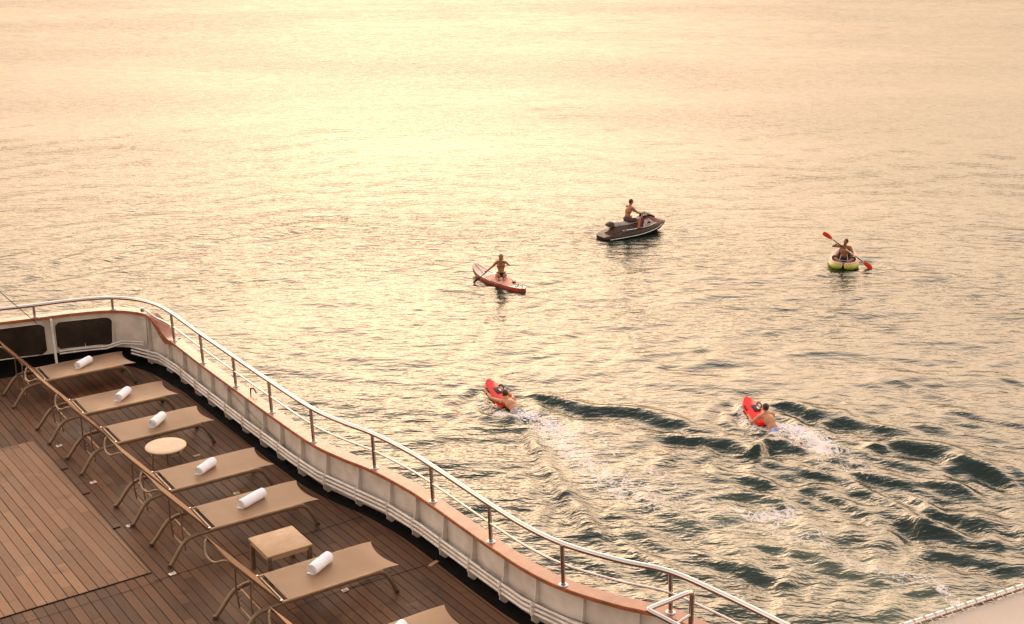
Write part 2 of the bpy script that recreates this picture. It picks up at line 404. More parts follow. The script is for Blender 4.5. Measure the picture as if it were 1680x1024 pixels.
    foams = [([(845, 678), (880, 688), (905, 700), (940, 716)], 0.30, 0.95, 0.55), ([(870, 684), (905, 715), (960, 760), (1010, 798), (1070, 822)], 0.75, 0.62, 0.45),
             ([(940, 690), (1000, 735), (1060, 775), (1130, 812), (1200, 850)], 0.6, 0.42, 0.30), ([(1010, 800), (1060, 820), (1110, 842), (1170, 862)], 0.45, 0.50, 0.3),
             ([(1205, 838), (1235, 850), (1285, 846)], 0.35, 0.62, 0.6), ([(1285, 846), (1262, 868), (1300, 890), (1350, 880)], 0.22, 0.5, 0.4), ([(1330, 886), (1400, 930), (1480, 958)], 0.3, 0.46, 0.4),
             ([(1272, 698), (1300, 706), (1330, 720), (1352, 738)], 0.42, 1.0, 0.72), ([(1340, 726), (1390, 752), (1440, 785)], 0.45, 0.6, 0.3),
             ([(1260, 704), (1320, 735), (1400, 780)], 0.6, 0.55, 0.3), ([(1480, 945), (1520, 950), (1560, 985), (1600, 1010)], 0.22, 0.55, 0.45),
             ([(780, 648), (786, 662), (800, 672)], 0.18, 0.55, 0.4), ([(815, 680), (850, 684)], 0.25, 0.85, 0.8), ([(1235, 700), (1270, 712)], 0.25, 0.75, 0.7), ([(1213, 668), (1217, 690), (1238, 704)], 0.22, 0.65, 0.6)]
    for pts, w, a, b in foams:
        d, s, T, msk = seg_dist(pts)
        F = np.maximum(F, np.where(msk, (a + (b - a) * T) * np.exp(-(d / (w * (0.6 + 0.8 * T))) ** 2), 0))
    F *= 1.12
    AE = 0.0 * X
    for pts, w, a in (([(1180, 850), (1300, 900), (1400, 950), (1500, 1000)], 1.5, 0.9), ([(1000, 800), (1100, 840), (1200, 860)], 0.9, 0.5), ([(900, 705), (1000, 790)], 0.7, 0.4)):
        d, s, T, msk = seg_dist(pts); AE = np.maximum(AE, np.where(msk, a * np.exp(-(d / w) ** 2), 0))
    nx, ny = len(xs), len(ys)
    V = np.stack([X.ravel(), Y.ravel(), H.ravel()], 1)
    idx = np.arange(nx * ny).reshape(ny, nx)
    Q = np.stack([idx[:-1, :-1].ravel(), idx[:-1, 1:].ravel(), idx[1:, 1:].ravel(), idx[1:, :-1].ravel()], 1)
    me = bpy.data.meshes.new('sea')
    me.vertices.add(len(V)); me.vertices.foreach_set('co', V.ravel().astype(np.float32))
    me.loops.add(Q.size); me.loops.foreach_set('vertex_index', Q.ravel().astype(np.int32))
    me.polygons.add(len(Q)); me.polygons.foreach_set('loop_start', np.arange(0, Q.size, 4, dtype=np.int32))
    me.update(calc_edges=True); me.validate()
    me.polygons.foreach_set('use_smooth', np.ones(len(Q), dtype=bool))
    for nm, arr in (('foam', F), ('air', AE), ('wake', np.maximum(wake * 0.7, area))):
        a = me.attributes.new(nm, 'FLOAT', 'POINT'); a.data.foreach_set('value', arr.ravel().astype(np.float32))
    o = bpy.data.objects.new('sea', me); C.objects.link(o)
    o.location = (CAM.x, CAM.y, SEA_Z); o.rotation_euler = (0, 0, R(-YAW))
    setp(o, 'calm golden sea with wakes and foam behind the swimmers', 'sea', kind='structure')
    # material
    m = bpy.data.materials.new('sea_water'); m.use_nodes = True; t = m.node_tree; t.nodes.clear()
    out = N(t, 'ShaderNodeOutputMaterial'); co = objco(t)
    geo = N(t, 'ShaderNodeNewGeometry')
    mp = N(t, 'ShaderNodeMapping'); mp.inputs['Rotation'].default_value = (0, 0, R(-9)); mp.inputs['Scale'].default_value = (0.42, 1.0, 1.0); t.links.new(co, mp.inputs[0])
    mp2 = N(t, 'ShaderNodeMapping'); mp2.inputs['Rotation'].default_value = (0, 0, R(16)); mp2.inputs['Scale'].default_value = (0.5, 1.0, 1.0); t.links.new(co, mp2.inputs[0])
    a_w = N(t, 'ShaderNodeAttribute', attribute_name='wake'); a_f = N(t, 'ShaderNodeAttribute', attribute_name='foam'); a_a = N(t, 'ShaderNodeAttribute', attribute_name='air')
    n1 = noise_(t, mp.outputs[0], 3.6, 3, 0.55); n2 = noise_(t, mp2.outputs[0], 10.0, 3, 0.6); n3 = noise_(t, mp.outputs[0], 0.055, 3, 0.5)
    slick = ramp(t, n3, 0.38, 0.62, 0.55, 1.15)
    # ripples too small to see singly far away turn into gloss
    sxyz = N(t, 'ShaderNodeSeparateXYZ'); t.links.new(co, sxyz.inputs[0])
    far = ramp(t, sxyz.outputs[1], 40.0, 260.0, 0.0, 1.0)
    hh = math_(t, 'ADD', math_(t, 'MULTIPLY', math_(t, 'POWER', n1, 2.2), RIP1 * 2.1), math_(t, 'MULTIPLY', n2, RIP2))
    hh = math_(t, 'MULTIPLY', hh, slick)
    mp4 = N(t, 'ShaderNodeMapping'); mp4.inputs['Scale'].default_value = (0.30, 1.0, 1.0); mp4.inputs['Rotation'].default_value = (0, 0, R(-4)); t.links.new(co, mp4.inputs[0])
    n4 = noise_(t, mp4.outputs[0], 1.3, 5, 0.6)
    bp = N(t, 'ShaderNodeBump'); bp.inputs['Distance'].default_value = 1.0; t.links.new(hh, bp.inputs['Height'])
    t.links.new(ramp(t, sxyz.outputs[1], 30, 3000, 1.0, 0.5), bp.inputs['Strength'])
    # farther out the ripples are finer than the bump can follow: tilt the normal itself
    def tilt(scale, kx, ky, lo, hi):
        m_ = N(t, 'ShaderNodeMapping'); m_.inputs['Scale'].default_value = (0.33, 1.0, 1.0); m_.inputs['Rotation'].default_value = (0, 0, R(-6)); t.links.new(co, m_.inputs[0])
        q = N(t, 'ShaderNodeTexNoise'); q.inputs['Scale'].default_value = scale; q.inputs['Detail'].default_value = 3; q.inputs['Roughness'].default_value = 0.6; t.links.new(m_.outputs[0], q.inputs['Vector'])
        v = N(t, 'ShaderNodeVectorMath', operation='SUBTRACT'); t.links.new(q.outputs[1], v.inputs[0]); v.inputs[1].default_value = (0.5, 0.5, 0.5)
        w = N(t, 'ShaderNodeVectorMath', operation='MULTIPLY'); t.links.new(v.outputs[0], w.inputs[0]); w.inputs[1].default_value = (kx, ky, 0)
        u = N(t, 'ShaderNodeVectorMath', operation='SCALE'); t.links.new(w.outputs[0], u.inputs[0]); t.links.new(math_(t, 'MULTIPLY', slick, ramp(t, sxyz.outputs[1], lo, hi, 0.0, 1.0)), u.inputs['Scale'])
        return u.outputs[0]
    t1, t2 = tilt(3.2, 0.45, 0.95, 44, 110), tilt(0.9, 0.22, 0.62, 50, 150)
    s1 = N(t, 'ShaderNodeVectorMath', operation='ADD'); t.links.new(t1, s1.inputs[0]); t.links.new(t2, s1.inputs[1])
    vt = N(t, 'ShaderNodeVectorTransform', vector_type='VECTOR', convert_from='OBJECT', convert_to='WORLD'); t.links.new(s1.outputs[0], vt.inputs[0])
    s2 = N(t, 'ShaderNodeVectorMath', operation='ADD'); t.links.new(vt.outputs[0], s2.inputs[0]); t.links.new(bp.outputs[0], s2.inputs[1])
    bp = N(t, 'ShaderNodeVectorMath', operation='NORMALIZE'); t.links.new(s2.outputs[0], bp.inputs[0])
    gl = N(t, 'ShaderNodeBsdfGlossy'); gl.distribution = 'GGX'; gl.inputs['Color'].default_value = (1.0, 0.945, 0.87, 1)
    t.links.new(ramp(t, sxyz.outputs[1], 25, 800, 0.025, 0.06), gl.inputs['Roughness'])
    t.links.new(bp.outputs[0], gl.inputs['Normal'])
    fr = N(t, 'ShaderNodeFresnel'); fr.inputs['IOR'].default_value = 1.34; t.links.new(bp.outputs[0], fr.inputs['Normal'])
    cr = N(t, 'ShaderNodeValToRGB'); el_ = cr.color_ramp.elements
    pts_ = [(0.0, 0.015), (0.028, 0.022), (0.043, 0.065), (0.062, 0.165), (0.20, 0.220), (0.50, 0.265), (1.0, 0.34)]
    while len(el_) < len(pts_): el_.new(0.5)
    for e_, (p_, v_) in zip(el_, pts_): e_.position = p_; e_.color = (v_, v_, v_, 1)
    t.links.new(fr.outputs[0], cr.inputs[0]); fac = cr.outputs[0]
    body = mixc(t, a_a.outputs['Fac'], (0.008, 0.020, 0.015), (0.07, 0.085, 0.06))
    df = N(t, 'ShaderNodeBsdfDiffuse'); t.links.new(body, df.inputs['Color']); t.links.new(bp.outputs[0], df.inputs['Normal'])
    mx = N(t, 'ShaderNodeMixShader'); t.links.new(fac, mx.inputs[0]); t.links.new(df.outputs[0], mx.inputs[1]); t.links.new(gl.outputs[0], mx.inputs[2])
    # foam: lacy threads and blobs
    wrp = N(t, 'ShaderNodeVectorMath', operation='MULTIPLY_ADD')
    nn = N(t, 'ShaderNodeTexNoise'); nn.inputs['Scale'].default_value = 2.0; nn.inputs['Detail'].default_value = 4; t.links.new(co, nn.inputs['Vector'])
    t.links.new(nn.outputs[1], wrp.inputs[0]); wrp.inputs[1].default_value = (0.9, 0.9, 0.3); t.links.new(co, wrp.inputs[2])
    vo = N(t, 'ShaderNodeTexVoronoi', feature='DISTANCE_TO_EDGE'); vo.inputs['Scale'].default_value = 4.0; t.links.new(wrp.outputs[0], vo.inputs['Vector'])
    vo2 = N(t, 'ShaderNodeTexVoronoi', feature='DISTANCE_TO_EDGE'); vo2.inputs['Scale'].default_value = 13.0; t.links.new(wrp.outputs[0], vo2.inputs['Vector'])
    fn = noise_(t, wrp.outputs[0], 7.0, 5, 0.75)
    lace = math_(t, 'ADD', ramp(t, vo.outputs[0], 0.0, 0.16, 0.30, 0.0), ramp(t, vo2.outputs[0], 0.0, 0.2, 0.22, 0.0))
    fm = math_(t, 'ADD', math_(t, 'ADD', a_f.outputs['Fac'], lace), math_(t, 'MULTIPLY', math_(t, 'SUBTRACT', fn, 0.5), 1.1))
    fmask = ramp(t, fm, 0.70, 0.90, 0.0, 0.9); fmask = math_(t, 'MULTIPLY', fmask, ramp(t, a_f.outputs['Fac'], 0.08, 0.3, 0.0, 1.0))
    fd = N(t, 'ShaderNodeBsdfDiffuse'); fd.inputs['Color'].default_value = (0.74, 0.68, 0.66, 1)
    mf = N(t, 'ShaderNodeMixShader'); t.links.new(fmask, mf.inputs[0]); t.links.new(mx.outputs[0], mf.inputs[1]); t.links.new(fd.outputs[0], mf.inputs[2])
    t.links.new(mf.outputs[0], out.inputs[0])
    me.materials.append(m)
RIP1, RIP2 = 0.042, 0.011
FRA, FRB = 0.17, 0.42
sea()

# ------------------------------------------------------------------ ship's side path (seen from above)
PTS = [(-9.0, 10.9), (-3.0, 10.45), (-0.8, 10.15), (0.0, 10.0), (0.65, 9.9), (1.25, 9.70), (1.62, 9.33), (1.81, 8.83), (1.86, 8.3), (1.865, 7.6), (1.865, 7.0), (1.885, 5.75), (1.91, 4.49),
       (1.96, 3.21), (2.08, 2.55), (2.23, 1.99), (2.33, 1.3), (2.36, 0.74), (2.375, -0.52), (2.41, -1.25), (2.52, -1.8), (2.78, -2.38), (3.06, -2.85), (3.19, -3.45), (3.28, -4.05), (3.42, -5.2), (3.6, -7.0), (3.9, -11), (4.0, -16)]
pth = catmull([(a, b, 0) for a, b in PTS], 10)
arc = [0.0]
for a, b in zip(pth, pth[1:]): arc.append(arc[-1] + (b - a).length)
def resample(step):
    out = []; s = 0; i = 0
    while s < arc[-1]:
        while arc[i + 1] < s: i += 1
        t = (s - arc[i]) / (arc[i + 1] - arc[i]); out.append(pth[i].lerp(pth[i + 1], t)); s += step
    return out
PP = resample(0.08)
def nrm(i):
    t = (PP[min(i + 1, len(PP) - 1)] - PP[max(i - 1, 0)]).normalized()
    return Vector((-t.y, t.x, 0))          # outboard
def near(u, v):
    return min(range(len(PP)), key=lambda i: (PP[i].x - u) ** 2 + (PP[i].y - v) ** 2)
def off(i, d, z): return PP[i] + nrm(i) * d + Vector((0, 0, z))
if nrm(near(1.9, 5)).x < 0:
    _n = nrm
    def nrm(i): return -_n(i)
iS = near(1.79, 8.95)                       # where the high stern cap ends
iE = len(PP) - 1
CAPZ, CAPH = 0.60, 0.885
def capz(i):
    a, b = near(1.72, 9.15), near(1.86, 8.42)
    if i <= a: return CAPH
    if i >= b: return CAPZ
    t = (i - a) / (b - a); t = t * t * (3 - 2 * t); return CAPH + (CAPZ - CAPH) * t

# deck sheet
bm = bmesh.new(); L0 = None
i0 = near(-7, 10.7)
inner = [off(i, -0.205 - 0.16 * min(1, max(0, (PP[i].y - 7.4) / 1.6)), 0) for i in range(i0, iE)]
prev = None
for p in inner:
    a = bm.verts.new(p); b = bm.verts.new((-9.5, p.y if p.x > -7 else p.y, 0))
    if prev: bm.faces.new((prev[0], prev[1], b, a))
    prev = (a, b)
deck = obj('deck', bm, M['deck'], smooth=False); setp(deck, 'brown teak planked aft deck of the ship', 'deck', kind='structure')
# waterway
bm = bmesh.new()
loft(bm, [[off(i, -0.44, -0.035), off(i, 0.042, -0.035), off(i, 0.042, -0.09), off(i, -0.44, -0.09)] for i in range(i0, iE)], True)
setp(obj('waterway', bm, M['gutter'], smooth=False), 'dark waterway between teak deck and white bulwark', 'waterway', kind='structure')
# thin dark joints across the deck planks, and the margin by the hatch
bm = bmesh.new()
def strip(bm, a, b, w, z=0.004):
    a = Vector((a[0], a[1], z)); b = Vector((b[0], b[1], z)); d = (b - a).normalized(); n = Vector((-d.y, d.x, 0)) * w / 2
    bm.faces.new([bm.verts.new(p) for p in (a - n, b - n, b + n, a + n)])
strip(bm, (-0.80, 1.84), (2.0, 1.92), 0.010)
strip(bm, (1.0, 0.39), (2.17, 0.36), 0.010)
strip(bm, (1.60, 0.45), (0.2, 0.35), 0.008, 0.008)
strip(bm, (-5, 1.72), (-0.72, 1.80), 0.007, 0.006)
strip(bm, (-1.2, 5.0), (-0.55, 4.93), 0.006, 0.008)
obj_j = obj('deck_joint', bm, M['gutter'], smooth=False); setp(obj_j, 'dark joints running across the teak planks', 'deck joint', kind='structure')

# hatch panel
t = empty('deck_hatch', (-0.78, 2.06, 0))
bm = bmesh.new(); box(bm, (-2.3, 2.37, 0.001), (4.6, 4.74, 0.018), bev=0.003)
pn = obj('panel', bm, M['deck2'], t, smooth=False)
t.rotation_euler = (0, 0, R(1.2))
bm = bmesh.new(); box(bm, (-2.3, -0.010, 0.003), (4.62, 0.016, 0.006))
obj('edge_seam', bm, M['gutter'], t, smooth=False)
for yy in (1.35, 2.55, 3.5):
    bm = bmesh.new(); box(bm, (0.06, yy, 0.004), (0.10, 0.02, 0.008)); obj('notch', bm, M['gutter'], t, smooth=False)
setp(t, 'large paler raised teak hatch panel left of the sun loungers', 'hatch')

# ------------------------------------------------------------------ bulwark
bw = empty('bulwark', (1.9, 5, 0)); setp(bw, 'white curved bulwark with varnished cap and three white pipes', 'bulwark')
def child(name, bm, mat, par, **k):
    o = obj(name, bm, mat, par, **k); o.matrix_parent_inverse = Matrix.Translation(-Vector(par.location)); return o
a0 = near(1.72, 9.15)
bm = bmesh.new()
loft(bm, [[off(i, 0.015, 0.105), off(i, 0.015, capz(i) - 0.03), off(i, 0.04, capz(i) - 0.03), off(i, 0.04, 0.105)] for i in range(a0, iE)])
child('plate', bm, M['white'], bw)
bm = bmesh.new()
def capsec(i, extra=0.0):
    z = capz(i); a, b = -0.065, 0.125
    return [off(i, a, z - 0.044), off(i, a, z - 0.007), off(i, a + 0.007, z), off(i, b - 0.007, z), off(i, b, z - 0.007), off(i, b, z - 0.044), off(i, b - 0.006, z - 0.05), off(i, a + 0.006, z - 0.05)]
ib = near(1.86, 8.42)
loft(bm, [capsec(i) for i in range(ib - 1, iE)])
child('cap_rail', bm, M['cap'], bw)
def path_at(start, dist):       # index dist metres along from index start
    return int(round(start + dist / 0.08))
s0 = near(1.865, 8.3)
k = 0
while True:
    i = path_at(s0, -0.78 + k * 0.622)
    if i >= iE - 3: break
    bm = bmesh.new(); n = nrm(i); tt = Vector((-n.y, n.x, 0)) * 0.006
    prof = [(-0.035, capz(i) - 0.046), (0.014, capz(i) - 0.046), (0.014, -0.033), (-0.03, -0.033), (-0.10, 0.035), (-0.10, 0.10), (-0.045, 0.34)]
    A = [bm.verts.new(off(i, d, z) + tt) for d, z in prof]; B = [bm.verts.new(off(i, d, z) - tt) for d, z in prof]
    bm.faces.new(A); bm.faces.new(B[::-1])
    for q in range(len(A)): bm.faces.new((A[q], B[q], B[(q + 1) % len(A)], A[(q + 1) % len(A)]))
    br = child('bracket', bm, M['white'], bw, smooth=False)
    bm = bmesh.new()
    if k % 1 == 0:
        for z in (0.125, 0.178, 0.232):
            tube(bm, [off(i, -0.085, z) - tt * 3, off(i, -0.085, z) + tt * 3], 0.025, 10)
        tube(bm, [off(i, -0.105, 0.10), off(i, -0.105, 0.262)], 0.009, 8)
    c2 = child('pipe_clip', bm, M['pipe'], bw)
    k += 1
for z in (0.120, 0.178, 0.236):
    bm = bmesh.new(); idx = list(range(path_at(s0, -1.2), iE, 1))
    # the pipes run nearly straight between bends
    kn = idx[::9]
    pts = [off(i, -0.085 + 0.003 * math.sin(i * 1.7), z + 0.003 * math.sin(i * 0.9)) for i in kn]
    sm = []
    for q in range(len(pts) - 1):
        for r_ in range(4): sm.append(pts[q].lerp(pts[q + 1], r_ / 4))
    tube(bm, sm, 0.0185, 10); child('pipe', bm, M['pipe'], bw)
# lashed coils round the pipes in one place
ic = near(2.27, 1.25)
for q in range(14):
    i = ic + int(q * 0.45); z = 0.232 - 0.107 * (q % 5) / 4
    c = off(i, -0.085, z); pts = [c + Vector((0, 0, 1)) * 0.02 * math.cos(a * math.pi / 5) + nrm(i) * 0.02 * math.sin(a * math.pi / 5) + Vector((0.004 * (a % 3), 0, 0)) for a in range(10)]
    bm = bmesh.new(); tube(bm, pts, 0.006, 6, closed=True); child('lashing', bm, M['rope'], bw)
bm = bmesh.new()
ia, ie2 = near(1.87, 6.2), near(1.93, 3.9); n_ = ie2 - ia
tube(bm, [off(ia + int(n_ * q / 10), -0.02, 0.50 - 0.30 * q / 10 - 0.02 * math.sin(math.pi * q / 10)) for q in range(11)], 0.0035, 6); child('cord', bm, M['rubber'], bw); bm = bmesh.new()
ia, ie2 = near(2.375, -0.4), near(3.06, -2.8); n_ = ie2 - ia
tube(bm, [off(ia + int(n_ * q / 10), -0.09, 0.27 + 0.02 * q / 10) for q in range(11)], 0.0035, 6)
child('cord', bm, M['rubber'], bw)
# little fairlead on the cap
bm = bmesh.new(); i = near(1.885, 5.35)
tube(bm, [off(i, 0.07, CAPZ), off(i, 0.07, CAPZ + 0.07), off(i + 1, 0.09, CAPZ + 0.09), off(i + 2, 0.09, CAPZ + 0.05)], 0.011, 8); child('hook', bm, M['rubber'], bw)

# ship's hull outside
bm = bmesh.new()
rows = []
for z, d in ((0.55, 0.045), (0.0, 0.06), (-1.5, 0.0), (-3.2, -0.25), (-5.0, -0.8), (-6.6, -1.6)):
    rows.append((z, d))
secs = [[off(i, d, z) for z, d in rows] for i in range(0, iE, 3)]
loft(bm, secs, False, False)
setp(obj('ship_hull', bm, M['hull']), 'white outer hull of the ship dropping from the bulwark to the sea', 'hull')

# ------------------------------------------------------------------ stern bulwark (higher, with dark openings)
sb = empty('stern_bulwark', (0.3, 9.8, 0)); setp(sb, 'taller white stern bulwark with two dark openings beyond the farthest lounger', 'bulwark')
bm = bmesh.new()
loft(bm, [[off(i, -0.02, 0.20), off(i, -0.02, 0.30), off(i, -0.0, capz(i) - 0.04), off(i, 0.05, capz(i) - 0.04), off(i, 0.05, 0.20)] for i in range(near(-8, 10.8), a0 + 1)])
child('wall', bm, M['white'], sb)
bm = bmesh.new(); loft(bm, [[off(i, 0.03, -0.06), off(i, 0.03, 0.22), off(i, 0.05, 0.22), off(i, 0.05, -0.06)] for i in range(near(-8, 10.8), a0 + 1)]); child('recess_shade', bm, M['gutter'], sb)  # dark panel standing in for the shaded recess below the wall
bm = bmesh.new(); loft(bm, [capsec(i) for i in range(near(-8, 10.8), near(1.77, 8.98))]); child('cap_rail', bm, M['cap'], sb)
bm = bmesh.new()                        # the curved varnished end piece stepping down to the lower cap
secs = []
for i in range(near(1.77, 8.98) - 1, ib + 2):
    z = capz(i); h = 0.045 + 0.10 * math.sin(math.pi * min(1, max(0, (i - near(1.77, 8.98)) / (ib + 1 - near(1.77, 8.98)))))
    secs.append([off(i, -0.075, z + 0.008), off(i, 0.125, z + 0.012), off(i, 0.125, z - h), off(i, -0.075, z - h)])
loft(bm, secs); child('cap_end', bm, M['cap'], sb)
def window(ua, ub, za, zb):
    pts = []
    rr = 0.10
    cs = [(ua + rr, za + rr, 180), (ub - rr, za + rr, 270), (ub - rr, zb - rr, 0), (ua + rr, zb - rr, 90)]
    for cx_, cz_, a in cs:
        for q in range(7):
            an = R(a + 15 * q); pts.append((cx_ + rr * math.cos(an), cz_ + rr * math.sin(an)))
    def P3(u, z, d):
        i = min(range(len(PP)), key=lambda j: abs(PP[j].x - u) + (100 if PP[j].y < 9.2 else 0))
        p = off(i, d, z); p.x = u; return p
    bm = bmesh.new(); tube(bm, [P3(u, z, -0.022) for u, z in pts], 0.009, 8, closed=True); fr_ = child('window_frame', bm, M['white'], sb)
    bm = bmesh.new()
    nu = 14
    grid = []
    for q in range(nu + 1):
        u = ua + 0.01 + (ub - ua - 0.02) * q / nu
        e = max(0, rr - (u - ua), rr - (ub - u)); dz = rr - math.sqrt(max(0, rr * rr - e * e))
        grid.append((bm.verts.new(P3(u, za + dz + 0.005, -0.030)), bm.verts.new(P3(u, zb - dz - 0.005, -0.030))))
    for A, B in zip(grid, grid[1:]): bm.faces.new((A[0], B[0], B[1], A[1]))
    child('shade_panel', bm, M['opening_shade'], sb)  # dark sheet laid on the wall as the shade of the opening
window(0.35, 1.27, 0.25, 0.75)
window(-0.98, 0.20, 0.21, 0.76)
window(-2.6, -1.13, 0.21, 0.76)
for u_ in (0.29, -1.06):
    i = min(range(len(PP)), key=lambda j: abs(PP[j].x - u_) + (100 if PP[j].y < 9.2 else 0))
    bm = bmesh.new(); n = nrm(i); tt = Vector((-n.y, n.x, 0)) * 0.018
    prof = [(-0.02, 0.84), (-0.17, 0.84), (-0.15, 0.6), (-0.19, 0.3), (-0.27, 0.0), (-0.19, 0.0), (-0.10, 0.3), (-0.03, 0.55)]
    A = [bm.verts.new(off(i, d, z) + tt) for d, z in prof]; B = [bm.verts.new(off(i, d, z) - tt) for d, z in prof]
    bm.faces.new(A); bm.faces.new(B[::-1])
    for q in range(len(A)): bm.faces.new((A[q], B[q], B[(q + 1) % len(A)], A[(q + 1) % len(A)]))
    child('stanchion', bm, M['white'], sb, smooth=False)
for z in (0.20, 0.245):
    bm = bmesh.new(); ii = [i for i in range(near(0.35, 9.95), near(1.2, 9.72))]
    pts = [off(i, -0.09, z) for i in ii] + [off(near(1.45, 9.55), -0.10, z + 0.10), off(near(1.70, 9.2), -0.10, z + 0.13)]
    tube(bm, pts, 0.014, 8); child('pipe', bm, M['pipe'], sb)
for u_ in (0.6, 1.1):
    i = near(u_, 9.9 if u_ < 1 else 9.78); bm = bmesh.new(); tube(bm, [off(i, -0.02, 0.18), off(i, -0.09, 0.19), off(i, -0.09, 0.27)], 0.012, 8); child('pipe_clip', bm, M['pipe'], sb)

# ------------------------------------------------------------------ guard rail
gr = empty('guard_rail', (1.9, 5, CAPZ)); setp(gr, 'polished steel guard rail curving along the top of the bulwark', 'railing')
RZ = 1.09
lean = W(-0.020, 0, 0) - W(0, 0, 0)
bm = bmesh.new(); tube(bm, [off(i, 0, RZ) + lean for i in range(0, iE, 1)], 0.031, 14); child('top_rail', bm, M['steel'], gr)
bm = bmesh.new()
im = near(1.70, 9.20)
tube(bm, [off(im, -0.06, 0.97)] + [off(i, 0, RZ - 0.245) + lean * 0.5 for i in range(im + 4, iE)], 0.0135, 10); child('mid_rail', bm, M['steel'], gr)
bm = bmesh.new(); box(bm, off(im, -0.06, 0.95), (0.06, 0.06, 0.07), bev=0.01); child('rail_end_fitting', bm, M['steel'], gr)
postuv = [(1.86, 8.29), (1.86, 7.0), (1.89, 5.75), (1.91, 4.49), (1.95, 3.21), (2.23, 1.99), (2.36, 0.74), (2.38, -0.52), (2.49, -1.77), (3.08, -2.84), (3.28, -4.05), (3.45, -5.3), (0.03, 10.0), (1.30, 9.68), (-1.3, 10.2)]
for u_, v_ in postuv:
    i = near(u_, v_); zc = CAPH if v_ > 9 else CAPZ
    if v_ > 9: p0 = off(i, 0, zc); p1 = off(i, 0, RZ)
    else: p0 = Vector((u_, v_, zc)); p1 = Vector((u_, v_, RZ)) + lean
    bm = bmesh.new(); tube(bm, [p0, p1], 0.0235, 14); po = child('post', bm, M['steel'], gr)
    bm = bmesh.new(); lathe(bm, [(0.052, 0.0005), (0.052, 0.008), (0.046, 0.012), (0.03, 0.014), (0.028, 0.03)], p0, 24); fl = obj('flange', bm, M['steel'], po); fl.matrix_parent_inverse = po.matrix_parent_inverse.copy() if False else Matrix.Identity(4)

# stair hand rail in the corner
hr = empty('hand_rail', at(1140, 1030, 0.9)); setp(hr, 'short bent steel hand rail loop inboard of the bulwark at the bottom edge', 'handrail')
A_ = at(1136, 970, 1.12); B_ = at(1062, 1000, 1.12); 
bm = bmesh.new()
low = at(1141, 1075, 0.35)
A0 = Vector((A_.x, A_.y, 0.0))
Bd = at(1150, 1046, 0.98)
pts = [A0, Vector((A_.x, A_.y, 0.6)), Vector((A_.x, A_.y, 1.04)), A_.lerp(Vector((A_.x, A_.y, 1.0)), 0.3) , A_.lerp(B_, 0.1), A_.lerp(B_, 0.5), A_.lerp(B_, 0.93), B_.lerp(Bd, 0.05), B_.lerp(Bd, 0.3), Bd, Bd + (Bd - B_)]
tube(bm, catmull(pts, 5), 0.026, 14); child('frame_tube', bm, M['steel'], hr)
bm = bmesh.new(); tube(bm, [Vector((A_.x, A_.y, 0.86)), at(1100, 1030, 0.84)], 0.014, 10); child('cross_bar', bm, M['steel'], hr)

